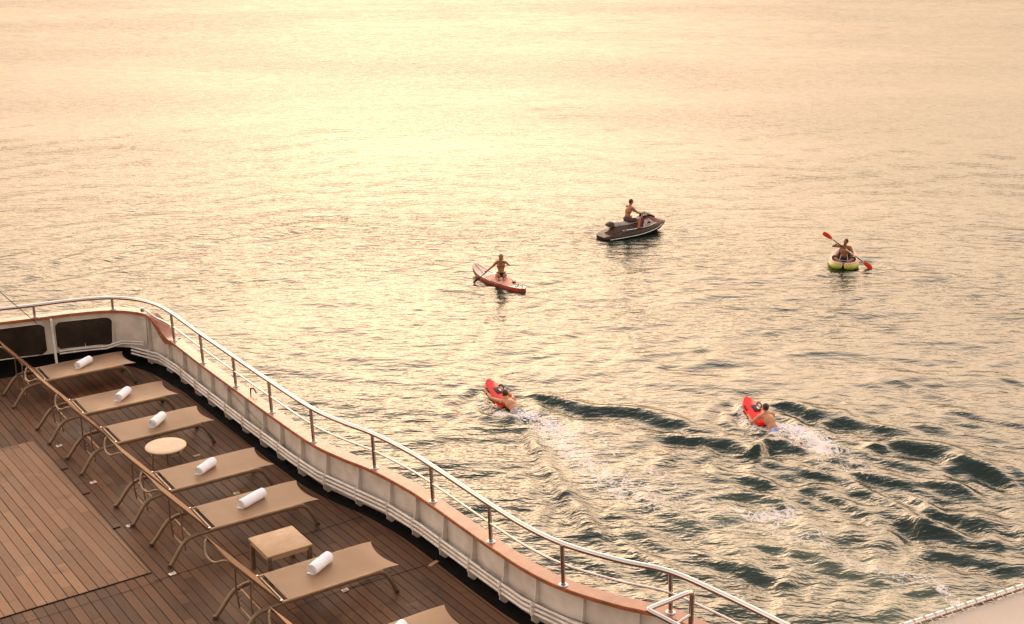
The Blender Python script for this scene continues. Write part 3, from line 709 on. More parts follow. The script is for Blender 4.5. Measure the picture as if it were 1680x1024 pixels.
# ------------------------------------------------------------------ sun loungers
LW, LL, LZ = 0.68, 1.46, 0.36
def make_lounger():
    t = empty('sun_lounger')
    ysid = (0.035, LW - 0.035)
    for s, y in enumerate(ysid):
        o_ = -0.02 if s == 0 else 0.02
        pts = [(1.43, y + o_, 0.0), (1.39, y + o_, 0.10), (1.32, y, 0.235), (1.25, y, 0.30), (1.13, y, 0.322), (0.9, y, 0.324), (0.3, y, 0.324), (0.0, y, 0.324), (-0.16, y, 0.319), (-0.28, y, 0.29), (-0.36, y, 0.22), (-0.45, y + o_ * 0.5, 0.10), (-0.53, y + o_, 0.0)]
        bm = bmesh.new(); tube(bm, catmull(pts, 5), 0.0255, 12); obj('side_frame', bm, M['bronze'], t)
        for fx in (1.43, -0.53):
            bm = bmesh.new(); tube(bm, [(fx, y + o_, -0.0), (fx + (-0.008 if fx > 0 else 0.008), y + o_, 0.035)], 0.0285, 12); obj('foot_cap', bm, M['plastic'], t)
    bm = bmesh.new()                        # sling rails
    for y in (0.012, LW - 0.012): tube(bm, [(0.0, y, LZ - 0.008), (0.6, y, LZ - 0.008), (1.18, y, LZ - 0.008), (1.23, y, LZ - 0.016), (1.25, y, 0.335)], 0.0125, 10)
    for x in (0.03, 1.15): tube(bm, [(x, 0.012, LZ - 0.02), (x, LW - 0.012, LZ - 0.02)], 0.012, 10)
    obj('seat_rail', bm, M['bronze_l'], t)
    bm = bmesh.new(); box(bm, (0.045, LW / 2, LZ - 0.030), (0.055, LW - 0.09, 0.012), bev=0.003); obj('hinge_gap_shade', bm, M['rubber'], t)  # black strip put in for the dark slot between seat and backrest
    bm = bmesh.new(); nx, ny = 30, 12; G = []
    for i in range(nx + 1):
        row = []
        for j in range(ny + 1):
            f = j / ny; x1 = LL - 0.075 * math.sin(math.pi * f) ** 0.8; x0 = 0.075
            x = x0 + (x1 - x0) * i / nx; ed = 4 * f * (1 - f)
            z = LZ + 0.004 - 0.008 * ed * math.sin(math.pi * min(1, i / nx * 1.0)) - 0.012 * max(0, (i / nx - 0.85) / 0.15) ** 2
            ypad = 0.022 * max(0.0, (i / nx - 0.8) / 0.2) * 0
            row.append(bm.verts.new((x, 0.004 + (LW - 0.008) * f + ypad, z)))
        G.append(row)
    for i in range(nx):
        for j in range(ny): bm.faces.new((G[i][j], G[i + 1][j], G[i + 1][j + 1], G[i][j + 1]))
    bmesh.ops.solidify(bm, geom=bm.faces[:], thickness=0.007)
    obj('seat_sling', bm, M['sling'], t)
    # backrest
    al = R(50.5); BL = 0.88; d = Vector((-math.cos(al), 0, math.sin(al))); nb = Vector((math.sin(al), 0, math.cos(al)))
    def Bp(s, y, o=0.0): return Vector((-0.015, 0, LZ - 0.005)) + d * s + nb * o + Vector((0, y, 0))
    bm = bmesh.new()
    tube(bm, catmull([Bp(0, 0.03), Bp(0.4, 0.03), Bp(0.80, 0.03), Bp(0.85, 0.045), Bp(0.875, 0.09, -0.03), Bp(0.86, 0.2, -0.10), Bp(0.855, LW / 2, -0.125), Bp(0.86, LW - 0.2, -0.10), Bp(0.875, LW - 0.09, -0.03), Bp(0.85, LW - 0.045), Bp(0.80, LW - 0.03), Bp(0.4, LW - 0.03), Bp(0, LW - 0.03)], 5), 0.0125, 10)
    tube(bm, [Bp(0.01, 0.03), Bp(0.01, LW - 0.03)], 0.012, 10)
    tube(bm, [Bp(0.42, 0.03, -0.02), Bp(0.42, LW - 0.03, -0.02)], 0.011, 10)
    obj('back_frame', bm, M['bronze'], t)
    bm = bmesh.new(); G = []
    for i in range(20 + 1):
        row = []
        for j in range(ny + 1):
            f = j / ny; s1 = BL - 0.05 * math.sin(math.pi * f); s0 = 0.02; s = s0 + (s1 - s0) * i / 20
            row.append(bm.verts.new(Bp(s, 0.012 + (LW - 0.024) * f, 0.016 - 0.02 * 4 * f * (1 - f) * math.sin(math.pi * i / 20 * 0.9 + 0.1))))
        G.append(row)
    for i in range(20):
        for j in range(ny): bm.faces.new((G[i][j], G[i + 1][j], G[i + 1][j + 1], G[i][j + 1]))
    bmesh.ops.solidify(bm, geom=bm.faces[:], thickness=0.006)
    obj('back_sling', bm, M['sling'], t)
    for y in (0.13, LW - 0.13):             # toothed struts that hang from the backrest
        bm = bmesh.new(); top = Bp(0.42, y, -0.02)
        tube(bm, [top, (top.x - 0.005, y, 0.35), (top.x + 0.02, y, 0.10)], 0.0105, 8)
        for q in range(5):
            z = 0.14 + q * 0.055; tube(bm, [(top.x + 0.01, y, z), (top.x + 0.05, y, z + 0.002), (top.x + 0.052, y, z + 0.018)], 0.006, 6)
        obj('strut', bm, M['bronze'], t)
    bm = bmesh.new()
    tube(bm, [(-0.27, 0.13, 0.115), (-0.27, LW - 0.13, 0.115)], 0.009, 8); tube(bm, [(-0.22, 0.045, 0.30), (-0.22, LW - 0.045, 0.30)], 0.010, 8)
    obj('cross_rod', bm, M['bronze_l'], t)
    for y in (0.02, LW - 0.02):
        bm = bmesh.new(); tube(bm, [(0.0, y - 0.012, LZ), (0.0, y + 0.012, LZ)], 0.018, 12); obj('hinge', bm, M['steel'], t)
    return t
loungers = [(-0.28, 8.27, 'lounger farthest away, next to the dark stern openings'),
            (-0.20, 6.545, 'lounger second from the dark stern openings'),
            (-0.13, 5.22, 'lounger just beyond the round table'),
            (-0.04, 3.33, 'lounger just this side of the round table'),
            (-0.015, 2.04, 'lounger just beyond the square table'),
            (0.0, 0.0, 'lounger just this side of the square table'),
            (-0.02, -1.72, 'nearest lounger, cut off by the bottom edge')]
proto = make_lounger()
for i, (u_, v_, lab) in enumerate(loungers):
    o = proto if i == 0 else copy_tree(proto)
    o.location = (u_, v_, 0); o.rotation_euler = (0, 0, R([0.3, 0.5, 1.0, 0.3, 0.0, 0.2, 0.5][i]))
    setp(o, 'tan mesh sun ' + lab, 'sun lounger', 'tan sun loungers in a row on the aft deck')

# rolled towels
def make_towel(seed, r0=0.060, ln=0.33):
    rnd = random.Random(seed); bm = bmesh.new(); turns = 3.4; n = 110; th = 0.011
    spine = []
    for k in range(n + 1):
        a = -math.pi / 2 - 2 * math.pi * turns * (1 - k / n); r = 0.006 + (r0 - 0.008) * (k / n)
        spine.append((r * math.cos(a) * 1.06, r * math.sin(a)))
    fl = 0.05 + 0.02 * rnd.random()
    for k in range(1, 7): spine.append((fl * k / 6, -(r0 - 0.0045) + 0.0))
    nl = 14; secs = []
    for j in range(nl + 1):
        x = (j / nl - 0.5) * ln; tp = 1 - 0.05 * max(0, abs(j / nl - 0.5) * 2 - 0.72) / 0.28
        ring_o, ring_i = [], []
        for k, (a, b) in enumerate(spine):
            p = spine[max(k - 1, 0)]; q = spine[min(k + 1, len(spine) - 1)]; tx, ty = q[0] - p[0], q[1] - p[1]; l = math.hypot(tx, ty) or 1
            nx_, ny_ = ty / l, -tx / l
            jj = noise.noise(Vector((x * 14, k * 0.11, seed))) * 0.0035
            # loosely rolled layers do not line up at the ends
            xo = x + (abs(j / nl - 0.5) > 0.45) * math.copysign(1, x) * noise.noise(Vector((k * 0.09, seed, 3.3 + (x > 0)))) * 0.010
            ring_o.append((xo, (a + nx_ * (th / 2 + jj)) * tp, (b + ny_ * (th / 2 + jj)) * tp + r0)); ring_i.append((xo, (a - nx_ * th / 2) * tp, (b - ny_ * th / 2) * tp + r0))
        secs.append(ring_o + ring_i[::-1])
    loft(bm, secs, True, False)
    for s, rev in ((0, False), (nl, True)):
        m_ = len(spine); vs = bm.verts; vs.ensure_lookup_table(); base = s * 2 * m_
        for k in range(m_ - 1):
            f = [vs[base + k], vs[base + k + 1], vs[base + 2 * m_ - 2 - k], vs[base + 2 * m_ - 1 - k]]
            try: bm.faces.new(f)
            except ValueError: pass
    me_o = obj('towel', bm, M['towel'])
    return me_o
twl = [(0.42, 8.60, 38, 0.31, 'on the lounger by the dark stern openings'), (0.50, 6.86, 46, 0.31, 'on the second farthest lounger'), (0.585, 5.57, 44, 0.31, 'on the lounger just beyond the round table'),
       (0.575, 3.67, 34, 0.32, 'on the lounger on the near side of the round table'), (0.695, 2.42, 24, 0.39, 'on the lounger just beyond the square table'), (0.675, 0.44, 30, 0.33, 'on the lounger on the near side of the square table'),
       (0.67, -1.30, 32, 0.33, 'on the nearest lounger at the bottom edge')]
for i, (u_, v_, a, ln, lab) in enumerate(twl):
    o = make_towel(i + 1, 0.064 + 0.003 * (i % 3), ln + 0.02); o.name = 'towel'; o.location = (u_, v_, LZ - 0.004); o.rotation_euler = (0, 0, R(a + (180 if i in (0, 1) else 0) * 0))
    setp(o, 'rolled white towel ' + lab, 'towel', 'rolled white towels on the loungers')

# tables
t = empty('round_table', (0, 0, 0)); pc = at(271.8, 731, 0.40); t.location = (pc.x, pc.y, 0)
bm = bmesh.new(); lathe(bm, [(0.255, 0.380), (0.272, 0.383), (0.28, 0.390), (0.28, 0.398), (0.274, 0.403), (0.2, 0.4035)], seg=64); obj('tabletop', bm, M['table_r'], t)
for k in range(3):
    a = R(70 + 120 * k); bm = bmesh.new(); tube(bm, [(0.19 * math.cos(a), 0.19 * math.sin(a), 0.385), (0.25 * math.cos(a), 0.25 * math.sin(a), 0.0)], 0.011, 10); obj('leg', bm, M['bronze'], t)
bm = bmesh.new(); tube(bm, [(0.205 * math.cos(R(5 * q)), 0.205 * math.sin(R(5 * q)), 0.30) for q in range(72)], 0.006, 6, closed=True); obj('brace_ring', bm, M['bronze'], t)
setp(t, 'small round cream table on thin legs between two loungers', 'table')
t = empty('square_table', (0.535, 1.22, 0), R(0.0)); SW, SD, SH = 0.57, 0.565, 0.40
bm = bmesh.new(); box(bm, (0, 0, SH - 0.012), (SW, SD, 0.024), bev=0.004); obj('tabletop', bm, M['table'], t)
for sx in (-1, 1):
    for sy_ in (-1, 1):
        bm = bmesh.new(); box(bm, (sx * (SW / 2 - 0.03), sy_ * (SD / 2 - 0.03), (SH - 0.024) / 2), (0.048, 0.048, SH - 0.024), bev=0.003); obj('leg', bm, M['bronze'], t)
bm = bmesh.new()
for sx in (-1, 1): box(bm, (sx * (SW / 2 - 0.018), 0, SH - 0.047), (0.022, SD - 0.11, 0.045))
for sy_ in (-1, 1): box(bm, (0, sy_ * (SD / 2 - 0.018), SH - 0.047), (SW - 0.11, 0.022, 0.045))
obj('apron', bm, M['table'], t, smooth=False)
setp(t, 'square tan table with four thick legs between two loungers', 'table')

# pale deck fittings
fits = [((97, 732), 'by the feet of the second farthest lounger'), ((153, 792), 'by the feet of the lounger beyond the round table'), ((213, 863), 'by the feet of the lounger this side of the round table'),
        ((283, 942), 'nearest the bottom right corner of the hatch'), ((566, 969), 'under the lounger this side of the square table'), ((388, 810), 'showing past the far edge of the lounger beyond the square table')]
for (a, b), lab in fits:
    p = at(a, b, 0.0); e = empty('deck_socket', p, R(4 + (a % 7)))
    bm = bmesh.new(); box(bm, (0, 0, 0.006), (0.082, 0.060, 0.012), bev=0.005); obj('plate', bm, M['fit'], e)
    bm = bmesh.new(); tube(bm, [(0.022 * math.cos(R(30 * q)), 0.018 * math.sin(R(30 * q)), 0.014) for q in range(12)], 0.003, 6, closed=True); obj('ring', bm, M['bronze'], e)
    setp(e, 'pale metal deck socket ' + lab, 'deck fitting', 'pale sockets set in the deck')
p = at(323, 748, 0.0); e = obj('deck_plate', (lambda b_: (box(b_, (0, 0, 0.004), (0.10, 0.055, 0.008), bev=0.003), b_)[1])(bmesh.new()), M['table']); e.location = p
setp(e, 'small tan plate lying on the deck right of the round table', 'deck fitting')
p = at(711, 925, 0.0); e = obj('deck_plate', (lambda b_: (box(b_, (0, 0, 0.004), (0.16, 0.05, 0.008), bev=0.003), b_)[1])(bmesh.new()), M['bronze_l']); e.location = p; e.rotation_euler = (0, 0, R(20))
setp(e, 'small brown plate at the deck edge under the curved bulwark', 'deck fitting')

# stay wire at the left
bm = bmesh.new(); a = at(-60, 426, 2.6); b = at(62, 532, 0.74)
tube(bm, [a, a.lerp(b, 0.5) - Vector((0, 0, 0.01)), b], 0.006, 8); lathe(bm, [(0.004, -0.03), (0.016, -0.02), (0.016, 0.03), (0.004, 0.04)], b, 10)
setp(obj('stay_wire', bm, M['rubber']), 'thin dark wire slanting down to the stern bulwark at the left edge', 'wire')

# awning, lower right
aw = empty('awning', at(1600, 1000, 3.17)); setp(aw, 'cream canvas awning laced to a steel pole in the lower right corner', 'awning')
qa = at(1400, 1054.5, 3.17); qb = at(1800, 922, 3.17); dv = (qb - qa).normalized(); sd_ = Vector((dv.y, -dv.x, 0))
qa -= dv * 1.5; qb += dv * 2.0; Ltot = (qb - qa).length
bm = bmesh.new(); tube(bm, [qa, qb], 0.021, 16); child('pole', bm, M['steel'], aw)
bm = bmesh.new(); nA = int(Ltot / 0.044); rows = []
for i in range(nA + 1):
    s = i * 0.044; base = qa + dv * s
    sc = 0.036 + 0.002 * math.cos(2 * math.pi * s / 0.092)
    rows.append([bm.verts.new(base + sd_ * (sc + (2.4 - sc) * (q / 8) ** 1.5) + Vector((0, 0, -0.012 - 0.03 * math.sin(math.pi * (q / 8) ** 1.5)))) for q in range(9)])
for A, B in zip(rows, rows[1:]):
    for q in range(8): bm.faces.new((A[q], A[q + 1], B[q + 1], B[q]))
bmesh.ops.solidify(bm, geom=bm.faces[:], thickness=0.003)
child('canvas', bm, M['canvas'], aw)
s = 1.0
while s < Ltot - 1.6:
    c = qa + dv * s; pts = []
    for q in range(12):
        an = 2 * math.pi * q / 12; k_ = math.cos(an)
        pts.append(c + sd_ * (0.016 - 0.042 * k_) + Vector((0, 0, 0.027 * math.sin(an))) + dv * (0.018 * -k_))
    bm = bmesh.new(); tube(bm, pts, 0.0030, 6, closed=True); s += 0.092; child('lace_loop', bm, M['rope'], aw)

# ------------------------------------------------------------------ figures
def solid(name, bm, mat, parent, vox=0.008, it=4):
    me = bpy.data.meshes.new('tmp'); bm.to_mesh(me); bm.free(); o = bpy.data.objects.new('tmp', me); C.objects.link(o)
    m = o.modifiers.new('r', 'REMESH'); m.mode = 'VOXEL'; m.voxel_size = vox; m.use_smooth_shade = True
    s = o.modifiers.new('s', 'SMOOTH'); s.factor = 0.5; s.iterations = it
    dg = bpy.context.evaluated_depsgraph_get(); dg.update(); me2 = bpy.data.meshes.new_from_object(o.evaluated_get(dg)); me2.name = name
    bpy.data.objects.remove(o); me2.materials.clear(); me2.materials.append(mat)
    for p in me2.polygons: p.use_smooth = True
    o2 = bpy.data.objects.new(name, me2); C.objects.link(o2); o2.parent = parent; return o2
def basis(fwd, up):
    z = Vector(up).normalized(); y = Vector(fwd); y = (y - z * y.dot(z)).normalized(); x = y.cross(z)
    return Matrix((x, y, z)).transposed()       # x right, y forward, z up
def hand(bm, w, d, n, curl=50, s=1.0, side=1):
    w = Vector(w); d = Vector(d).normalized(); n = Vector(n); n = (n - d * n.dot(d)).normalized(); sd = d.cross(n) * side
    B = Matrix((sd, d, n)).transposed()
    ell(bm, w + d * 0.045 * s, (0.040 * s, 0.052 * s, 0.017 * s), B, 14, 10)
    for k, (o_, l) in enumerate(((-0.030, 0.060), (-0.010, 0.075), (0.010, 0.080), (0.030, 0.070))):
        b0 = w + d * 0.082 * s + sd * o_ * s; c1 = R(curl * 0.7); d1 = d * math.cos(c1) + n * math.sin(c1); c2 = R(curl * 1.7); d2 = d * math.cos(c2) + n * math.sin(c2)
        b1 = b0 + d1 * l * 0.5 * s; capsule(bm, b0, b1, 0.010 * s, 0.009 * s, 8); capsule(bm, b1, b1 + d2 * l * 0.5 * s, 0.009 * s, 0.008 * s, 8)
    b0 = w + d * 0.028 * s + sd * 0.034 * s; b1 = b0 + (sd * 0.7 + d * 0.6 + n * 0.3).normalized() * 0.035 * s; capsule(bm, b0, b1, 0.012 * s, 0.010 * s, 8); capsule(bm, b1, b1 + (d * 0.5 + n * 0.8).normalized() * 0.03 * s, 0.010 * s, 0.008 * s, 8)
def figure(loc, J, female=False, skin='skin', label='', rz=R(-YAW)):
    """J: joints in metres, x right, y ahead, z up, from the figure's base"""
    t = empty('person', loc, rz); g = lambda k: Vector(J[k]); bm = bmesh.new()
    fwd = g('fwd'); pel, che, nek, hed = g('pelvis'), g('chest'), g('neck'), g('head')
    sf = 0.86 if female else 1.0
    B1 = basis(fwd, che - pel); B2 = basis(fwd, nek - che)
    mid = pel.lerp(che, 0.5)
    hipw = 0.165 if not female else 0.165
    ell(bm, pel, (hipw, 0.115, 0.115), B1); ell(bm, mid, (0.135 * sf, 0.098 * sf, 0.15), B1)
    ell(bm, che, (0.170 * sf, 0.118 * sf, 0.17), B2); ell(bm, che.lerp(nek, 0.42), (0.175 * sf, 0.085 * sf, 0.09), B2)
    capsule(bm, nek - (nek - che).normalized() * 0.04, nek.lerp(hed, 0.55), 0.058 * sf, 0.052 * sf)
    hf = Vector(J.get('look', J['fwd'])); BH = basis(hf, hed - nek if 'hup' not in J else Vector(J['hup']))
    H = lambda x, y, z: hed + BH @ Vector((x, y, z))
    ell(bm, H(0, -0.005, 0.02), (0.074, 0.094, 0.095), BH); ell(bm, H(0, 0.022, -0.045), (0.056, 0.066, 0.068), BH)   # skull, face
    capsule(bm, H(0, 0.088, 0.012), H(0, 0.106, -0.022), 0.009, 0.014, 8)                                       # nose
    capsule(bm, H(-0.022, 0.078, -0.055), H(0.022, 0.078, -0.055), 0.009, 0.009, 8)                             # lips
    ell(bm, H(0, 0.07, -0.092), (0.024, 0.02, 0.018), BH, 10, 8)                                                # chin
    for s in (-1, 1):
        ell(bm, H(s * 0.076, 0.0, -0.01), (0.010, 0.020, 0.032), BH, 10, 8)                                     # ears
        capsule(bm, H(s * 0.014, 0.088, 0.032), H(s * 0.048, 0.074, 0.034), 0.008, 0.007, 8)                    # brows
    for S in 'LR':
        sh, el_, wr = g('sh' + S), g('el' + S), g('wr' + S); hp, kn, an = g('hip' + S), g('kn' + S), g('an' + S)
        a = 0.84 if female else 1.0
        capsule(bm, nek.lerp(sh, 0.35) - Vector((0, 0, 0.01)), sh, 0.048 * a, 0.060 * a)
        capsule(bm, sh, sh.lerp(el_, 0.35), 0.060 * a, 0.052 * a); capsule(bm, sh.lerp(el_, 0.3), el_, 0.052 * a, 0.038 * a)
        capsule(bm, el_, el_.lerp(wr, 0.35), 0.040 * a, 0.043 * a); capsule(bm, el_.lerp(wr, 0.3), wr, 0.043 * a, 0.027 * a)
        hd_, hn, cu = J['hand' + S]; hand(bm, wr, hd_, hn, cu, 0.9 if female else 1.0, 1 if S == 'L' else -1)
        capsule(bm, hp, kn, 0.092, 0.060); capsule(bm, kn, kn.lerp(an, 0.4), 0.058, 0.056); capsule(bm, kn.lerp(an, 0.35), an, 0.056, 0.038)
        fd_ = Vector(J['foot' + S]).normalized(); capsule(bm, an - fd_ * 0.04, an + fd_ * 0.14, 0.036, 0.024); ell(bm, an + fd_ * 0.15, (0.04, 0.05, 0.02), basis(fd_, (0, 0.01, 1)), 12, 8)
    if female:
        for s in (-1, 1): ell(bm, pel + B1 @ Vector((s * 0.075, -0.055, -0.04)), (0.105, 0.112, 0.11), B1)
    solid('body', bm, M[skin], t, 0.0085, 3)
    for s in (-1, 1):
        bm = bmesh.new(); ell(bm, H(s * 0.030, 0.079, 0.014), (0.011, 0.007, 0.006), BH, 10, 8); obj('eye', bm, M['rubber'], t)
    t['label'] = label; t['category'] = 'person'
    return t, H, BH, B1, B2
def short_hair(t, H, BH, mat='hair', beard=False):
    bm = bmesh.new(); ell(bm, H(0, -0.018, 0.040), (0.081, 0.095, 0.090), BH); ell(bm, H(0, -0.045, 0.0), (0.072, 0.066, 0.075), BH)
    if beard:
        ell(bm, H(0, 0.045, -0.085), (0.048, 0.045, 0.035), BH)
    solid('hair', bm, M[mat], t, 0.009, 2)
def shorts(t, J, B1, mat, leg=0.6):
    bm = bmesh.new(); pel = Vector(J['pelvis']); ell(bm, pel, (0.178, 0.128, 0.122), B1)
    for S in 'LR':
        hp, kn = Vector(J['hip' + S]), Vector(J['kn' + S]); capsule(bm, hp, hp.lerp(kn, leg), 0.104, 0.092)
    solid('shorts', bm, M[mat], t, 0.011, 3)

# ---- jet ski: x ahead, y left
JH = 31.0
jl = at(1036, 385, SEA_Z)
js = empty('jet_ski', jl, R(JH - YAW)); setp(js, 'maroon and dark brown jet ski with pale grey seat, ridden by a man', 'jet ski')
def sec(x, hw, keel, chw, chz, gz):
    pts = [(0, keel), (chw * 0.5, keel + (chz - keel) * 0.45), (chw, chz), (hw, chz + 0.06), (hw, gz - 0.05), (hw - 0.03, gz), (0, gz)]
    r_ = [Vector((x, -y, z)) for y, z in pts]; l_ = [Vector((x, y, z)) for y, z in pts[::-1][1:-1]]
    return r_ + l_
bm = bmesh.new()
loft(bm, [sec(-1.58, .26, -.10, .22, .00, .12), sec(-1.46, .44, -.2, .38, -.02, .16), sec(-1.2, .53, -.2, .45, -.02, .20), sec(-0.8, .56, -.22, .48, 0, .25), sec(0, .56, -.22, .47, .02, .30), sec(.6, .50, -.18, .40, .07, .34), sec(1.1, .36, -.08, .26, .14, .38), sec(1.48, .19, .08, .13, .24, .41), sec(1.68, .06, .27, .04, .33, .41)])
obj('hull', bm, M['dark'], js)
bm = bmesh.new()
for s in (-1, 1):
    tube(bm, catmull([(-1.40, s * .49, .07), (-0.8, s * .575, .10), (0, s * .575, .13), (.6, s * .515, .19), (1.1, s * .375, .26), (1.6, s * .10, .38)], 6), 0.013, 8)
obj('rub_rail', bm, M['wgel'], js)
bm = bmesh.new()        # rear platform
loft(bm, [[Vector((x, -w, .20 + z)), Vector((x, w, .20 + z)), Vector((x, w * .92, .27 + z)), Vector((x, -w * .92, .27 + z))] for x, w, z in ((-1.58, .26, -.13), (-1.4, .46, -.08), (-.95, .53, .0), (-.55, .42, .08))])
obj('boarding_platform', bm, M['brown'], js)
def hump(x, w0, w1, z0, z1):
    return [Vector((x, -w0, z0)), Vector((x, -w1 * 1.05, z0 + (z1 - z0) * .6)), Vector((x, -w1 * .8, z1)), Vector((x, 0, z1 + .02)), Vector((x, w1 * .8, z1)), Vector((x, w1 * 1.05, z0 + (z1 - z0) * .6)), Vector((x, w0, z0))]
bm = bmesh.new(); loft(bm, [hump(-1.25, .24, .14, .20, .26), hump(-1.0, .30, .17, .24, .46), hump(-.8, .30, .18, .26, .50), hump(-.3, .32, .17, .28, .49), hump(.1, .34, .18, .30, .50)])
obj('rear_cover', bm, M['brown'], js)
bm = bmesh.new(); loft(bm, [hump(.08, .345, .185, .30, .505), hump(.25, .36, .20, .31, .56), hump(.55, .40, .26, .33, .72), hump(.8, .38, .27, .34, .72), hump(1.1, .30, .2, .37, .60), hump(1.4, .18, .12, .39, .48), hump(1.6, .07, .05, .40, .43)])
obj('engine_cover', bm, M['maroon'], js)
bm = bmesh.new(); loft(bm, [hump(-1.15, .10, .10, .46, .62), hump(-1.0, .17, .16, .50, .66), hump(-.75, .17, .16, .50, .66), hump(-.66, .16, .15, .50, .62), hump(-.3, .15, .14, .49, .60), hump(.1, .14, .12, .52, .62), hump(.3, .12, .1, .55, .70)])
obj('seat', bm, M['seat'], js)
bm = bmesh.new(); loft(bm, [hump(-1.25, .12, .12, .52, .60), hump(-1.16, .19, .18, .50, .67), hump(-1.02, .2, .185, .50, .672)]); obj('seat_back', bm, M['brown'], js)
for s in (-1, 1):
    bm = bmesh.new(); A = [Vector(p) for p in ((.30, s * .385, .38), (.95, s * .355, .46), (.62, s * .315, .68), (.42, s * .29, .64))]
    vs = [bm.verts.new(p) for p in A]; bm.faces.new(vs); bmesh.ops.solidify(bm, geom=bm.faces[:], thickness=0.02); obj('side_flash', bm, M['wgel'], js)
    bm = bmesh.new(); A = [Vector(p) for p in ((.50, s * .375, .48), (.72, s * .375, .50), (.60, s * .352, .58))]
    vs = [bm.verts.new(p) for p in A]; bm.faces.new(vs); bmesh.ops.solidify(bm, geom=bm.faces[:], thickness=0.012); obj('side_mark', bm, M['rubber'], js)
    bm = bmesh.new(); tube(bm, catmull([(-.7, s * .33, .33), (-.1, s * .37, .34), (.45, s * .41, .37), (1.0, s * .34, .46)], 5), 0.018, 8); obj('side_stripe', bm, M['wgel'], js)
    bm = bmesh.new(); box(bm, (.52, s * .33, .80), (.07, .11, .07), bev=.02); obj('mirror', bm, M['rubber'], js)
    bm = bmesh.new(); loft(bm, [[Vector((x, s * a, z)), Vector((x, s * b, z)), Vector((x, s * b, z + .03)), Vector((x, s * a, z + .03))] for x, a, b, z in ((-.8, .3, .53, .255), (0, .33, .53, .305), (.5, .38, .48, .345))]); obj('foot_tray', bm, M['rubber'], js)
bm = bmesh.new(); loft(bm, [[Vector((x, -w, z)), Vector((x, 0, z + .05)), Vector((x, w, z)), Vector((x, 0, z - .04))] for x, w, z in ((.48, .16, .82), (.65, .22, .84), (.9, .16, .74), (1.15, .06, .62))]); obj('windscreen', bm, M['rubber'], js)
bm = bmesh.new(); tube(bm, catmull([(.28, .33, .88), (.34, .2, .90), (.42, 0, .88), (.34, -.2, .90), (.28, -.33, .88)], 5), .017, 10); tube(bm, [(.42, 0, .72), (.42, 0, .89)], .05, 12); obj('handlebar', bm, M['rubber'], js)
def rot2(d, a):
    c, s = math.cos(a), math.sin(a)
    return {k: v for k, v in d.items()}
# rider, in his own axes: x right, y ahead
J = dict(fwd=(0, 1, 0), pelvis=(0, -.27, .70), chest=(0, -.19, 1.02), neck=(0, -.12, 1.24), head=(0, -.07, 1.385), look=(0.1, 1, -.05),
         shL=(-.19, -.13, 1.18), elL=(-.27, .06, .98), wrL=(-.27, .24, .93), handL=((0, 1, -.1), (0, -.1, -1), 60), shR=(.19, -.13, 1.18), elR=(.28, .06, .98), wrR=(.27, .24, .93), handR=((0, 1, -.1), (0, -.1, -1), 60),
         hipL=(-.10, -.24, .66), knL=(-.30, .16, .68), anL=(-.40, .05, .38), footL=(-.1, 1, -.1), hipR=(.10, -.24, .66), knR=(.30, .16, .68), anR=(.40, .05, .38), footR=(.1, 1, -.1))
t, H, BH, B1, B2 = figure(jl, J, skin='skin', label='person with short dark hair and brown shorts sitting astride the jet ski', rz=R(JH - YAW - 90)); short_hair(t, H, BH); shorts(t, J, B1, 'shorts')

# ---- paddle board: x ahead (nose)
na = Vector(view(778, 447, SEA_Z)); ta = Vector(view(861, 480, SEA_Z)); SBH = math.degrees(math.atan2(na.y - ta.y, na.x - ta.x)); SBL = (na - ta).length
mid2 = (na + ta) / 2
pb = empty('paddle_board', W(mid2.x, mid2.y, SEA_Z + 0.0), R(SBH - YAW)); setp(pb, 'cream paddle board with red rails and salmon deck pad', 'paddle board')
def bw_(s): return 0.40 * (max(0, 1 - abs(s) ** 2.6)) ** 0.55 * (0.92 if s < 0 else 1.0) if abs(s) < 1 else 0
def brk(s): return 0.24 * max(0, s - 0.35) ** 2 / 0.42 + 0.03 * max(0, -s - .5)
def slab(z0, z1, k0=1.0, n=30):
    secs = []
    for q in range(n + 1):
        s = -0.998 + 1.996 * q / n; w = max(bw_(s) * k0, 0.008); x = s * SBL / 2; r_ = brk(s)
        secs.append([Vector((x, -w, r_ + z0 + (z1 - z0) * .5)), Vector((x, -w * .97, r_ + z1)), Vector((x, w * .97, r_ + z1)), Vector((x, w, r_ + z0 + (z1 - z0) * .5)), Vector((x, w * .94, r_ + z0)), Vector((x, -w * .94, r_ + z0))])
    return secs
bm = bmesh.new(); loft(bm, slab(-.03, .125)); obj('board_rail', bm, M['boardr'], pb)
bm = bmesh.new(); loft(bm, slab(.1, .134, .93)); obj('board_deck', bm, M['boardw'], pb)
bm = bmesh.new(); loft(bm, [[Vector((x, -w, .130)), Vector((x, w, .130)), Vector((x, w, .142)), Vector((x, -w, .142))] for x, w in ((-1.0, .18), (-.9, .28), (0, .33), (.45, .32), (.55, .28))]); obj('deck_pad', bm, M['salmon'], pb)
for s in (-1, 1):
    bm = bmesh.new(); tube(bm, [(.62, s * .17, .17), (.9, s * .13, .20), (1.45, s * .04, .37)], .014, 8); tube(bm, [(-.5, s * .385, .10), (.2, s * .402, .10)], .02, 8); obj('board_stripe', bm, M['boardr'] if s > 0 else M['salmon'], pb)
bm = bmesh.new(); box(bm, (-.78, -.10, .17), (.12, .1, .06), bev=.02); obj('valve', bm, M['rubber'], pb)
bm = bmesh.new(); tube(bm, catmull([(-1.45, .05, .15), (-1.3, -.1, .16), (-1.1, .05, .17), (-1.25, .12, .15), (-1.05, -.18, .16), (-1.5, -.25, .15)], 5), .010, 6); obj('leash', bm, M['rubber'], pb)
wl = at(822, 465, SEA_Z)
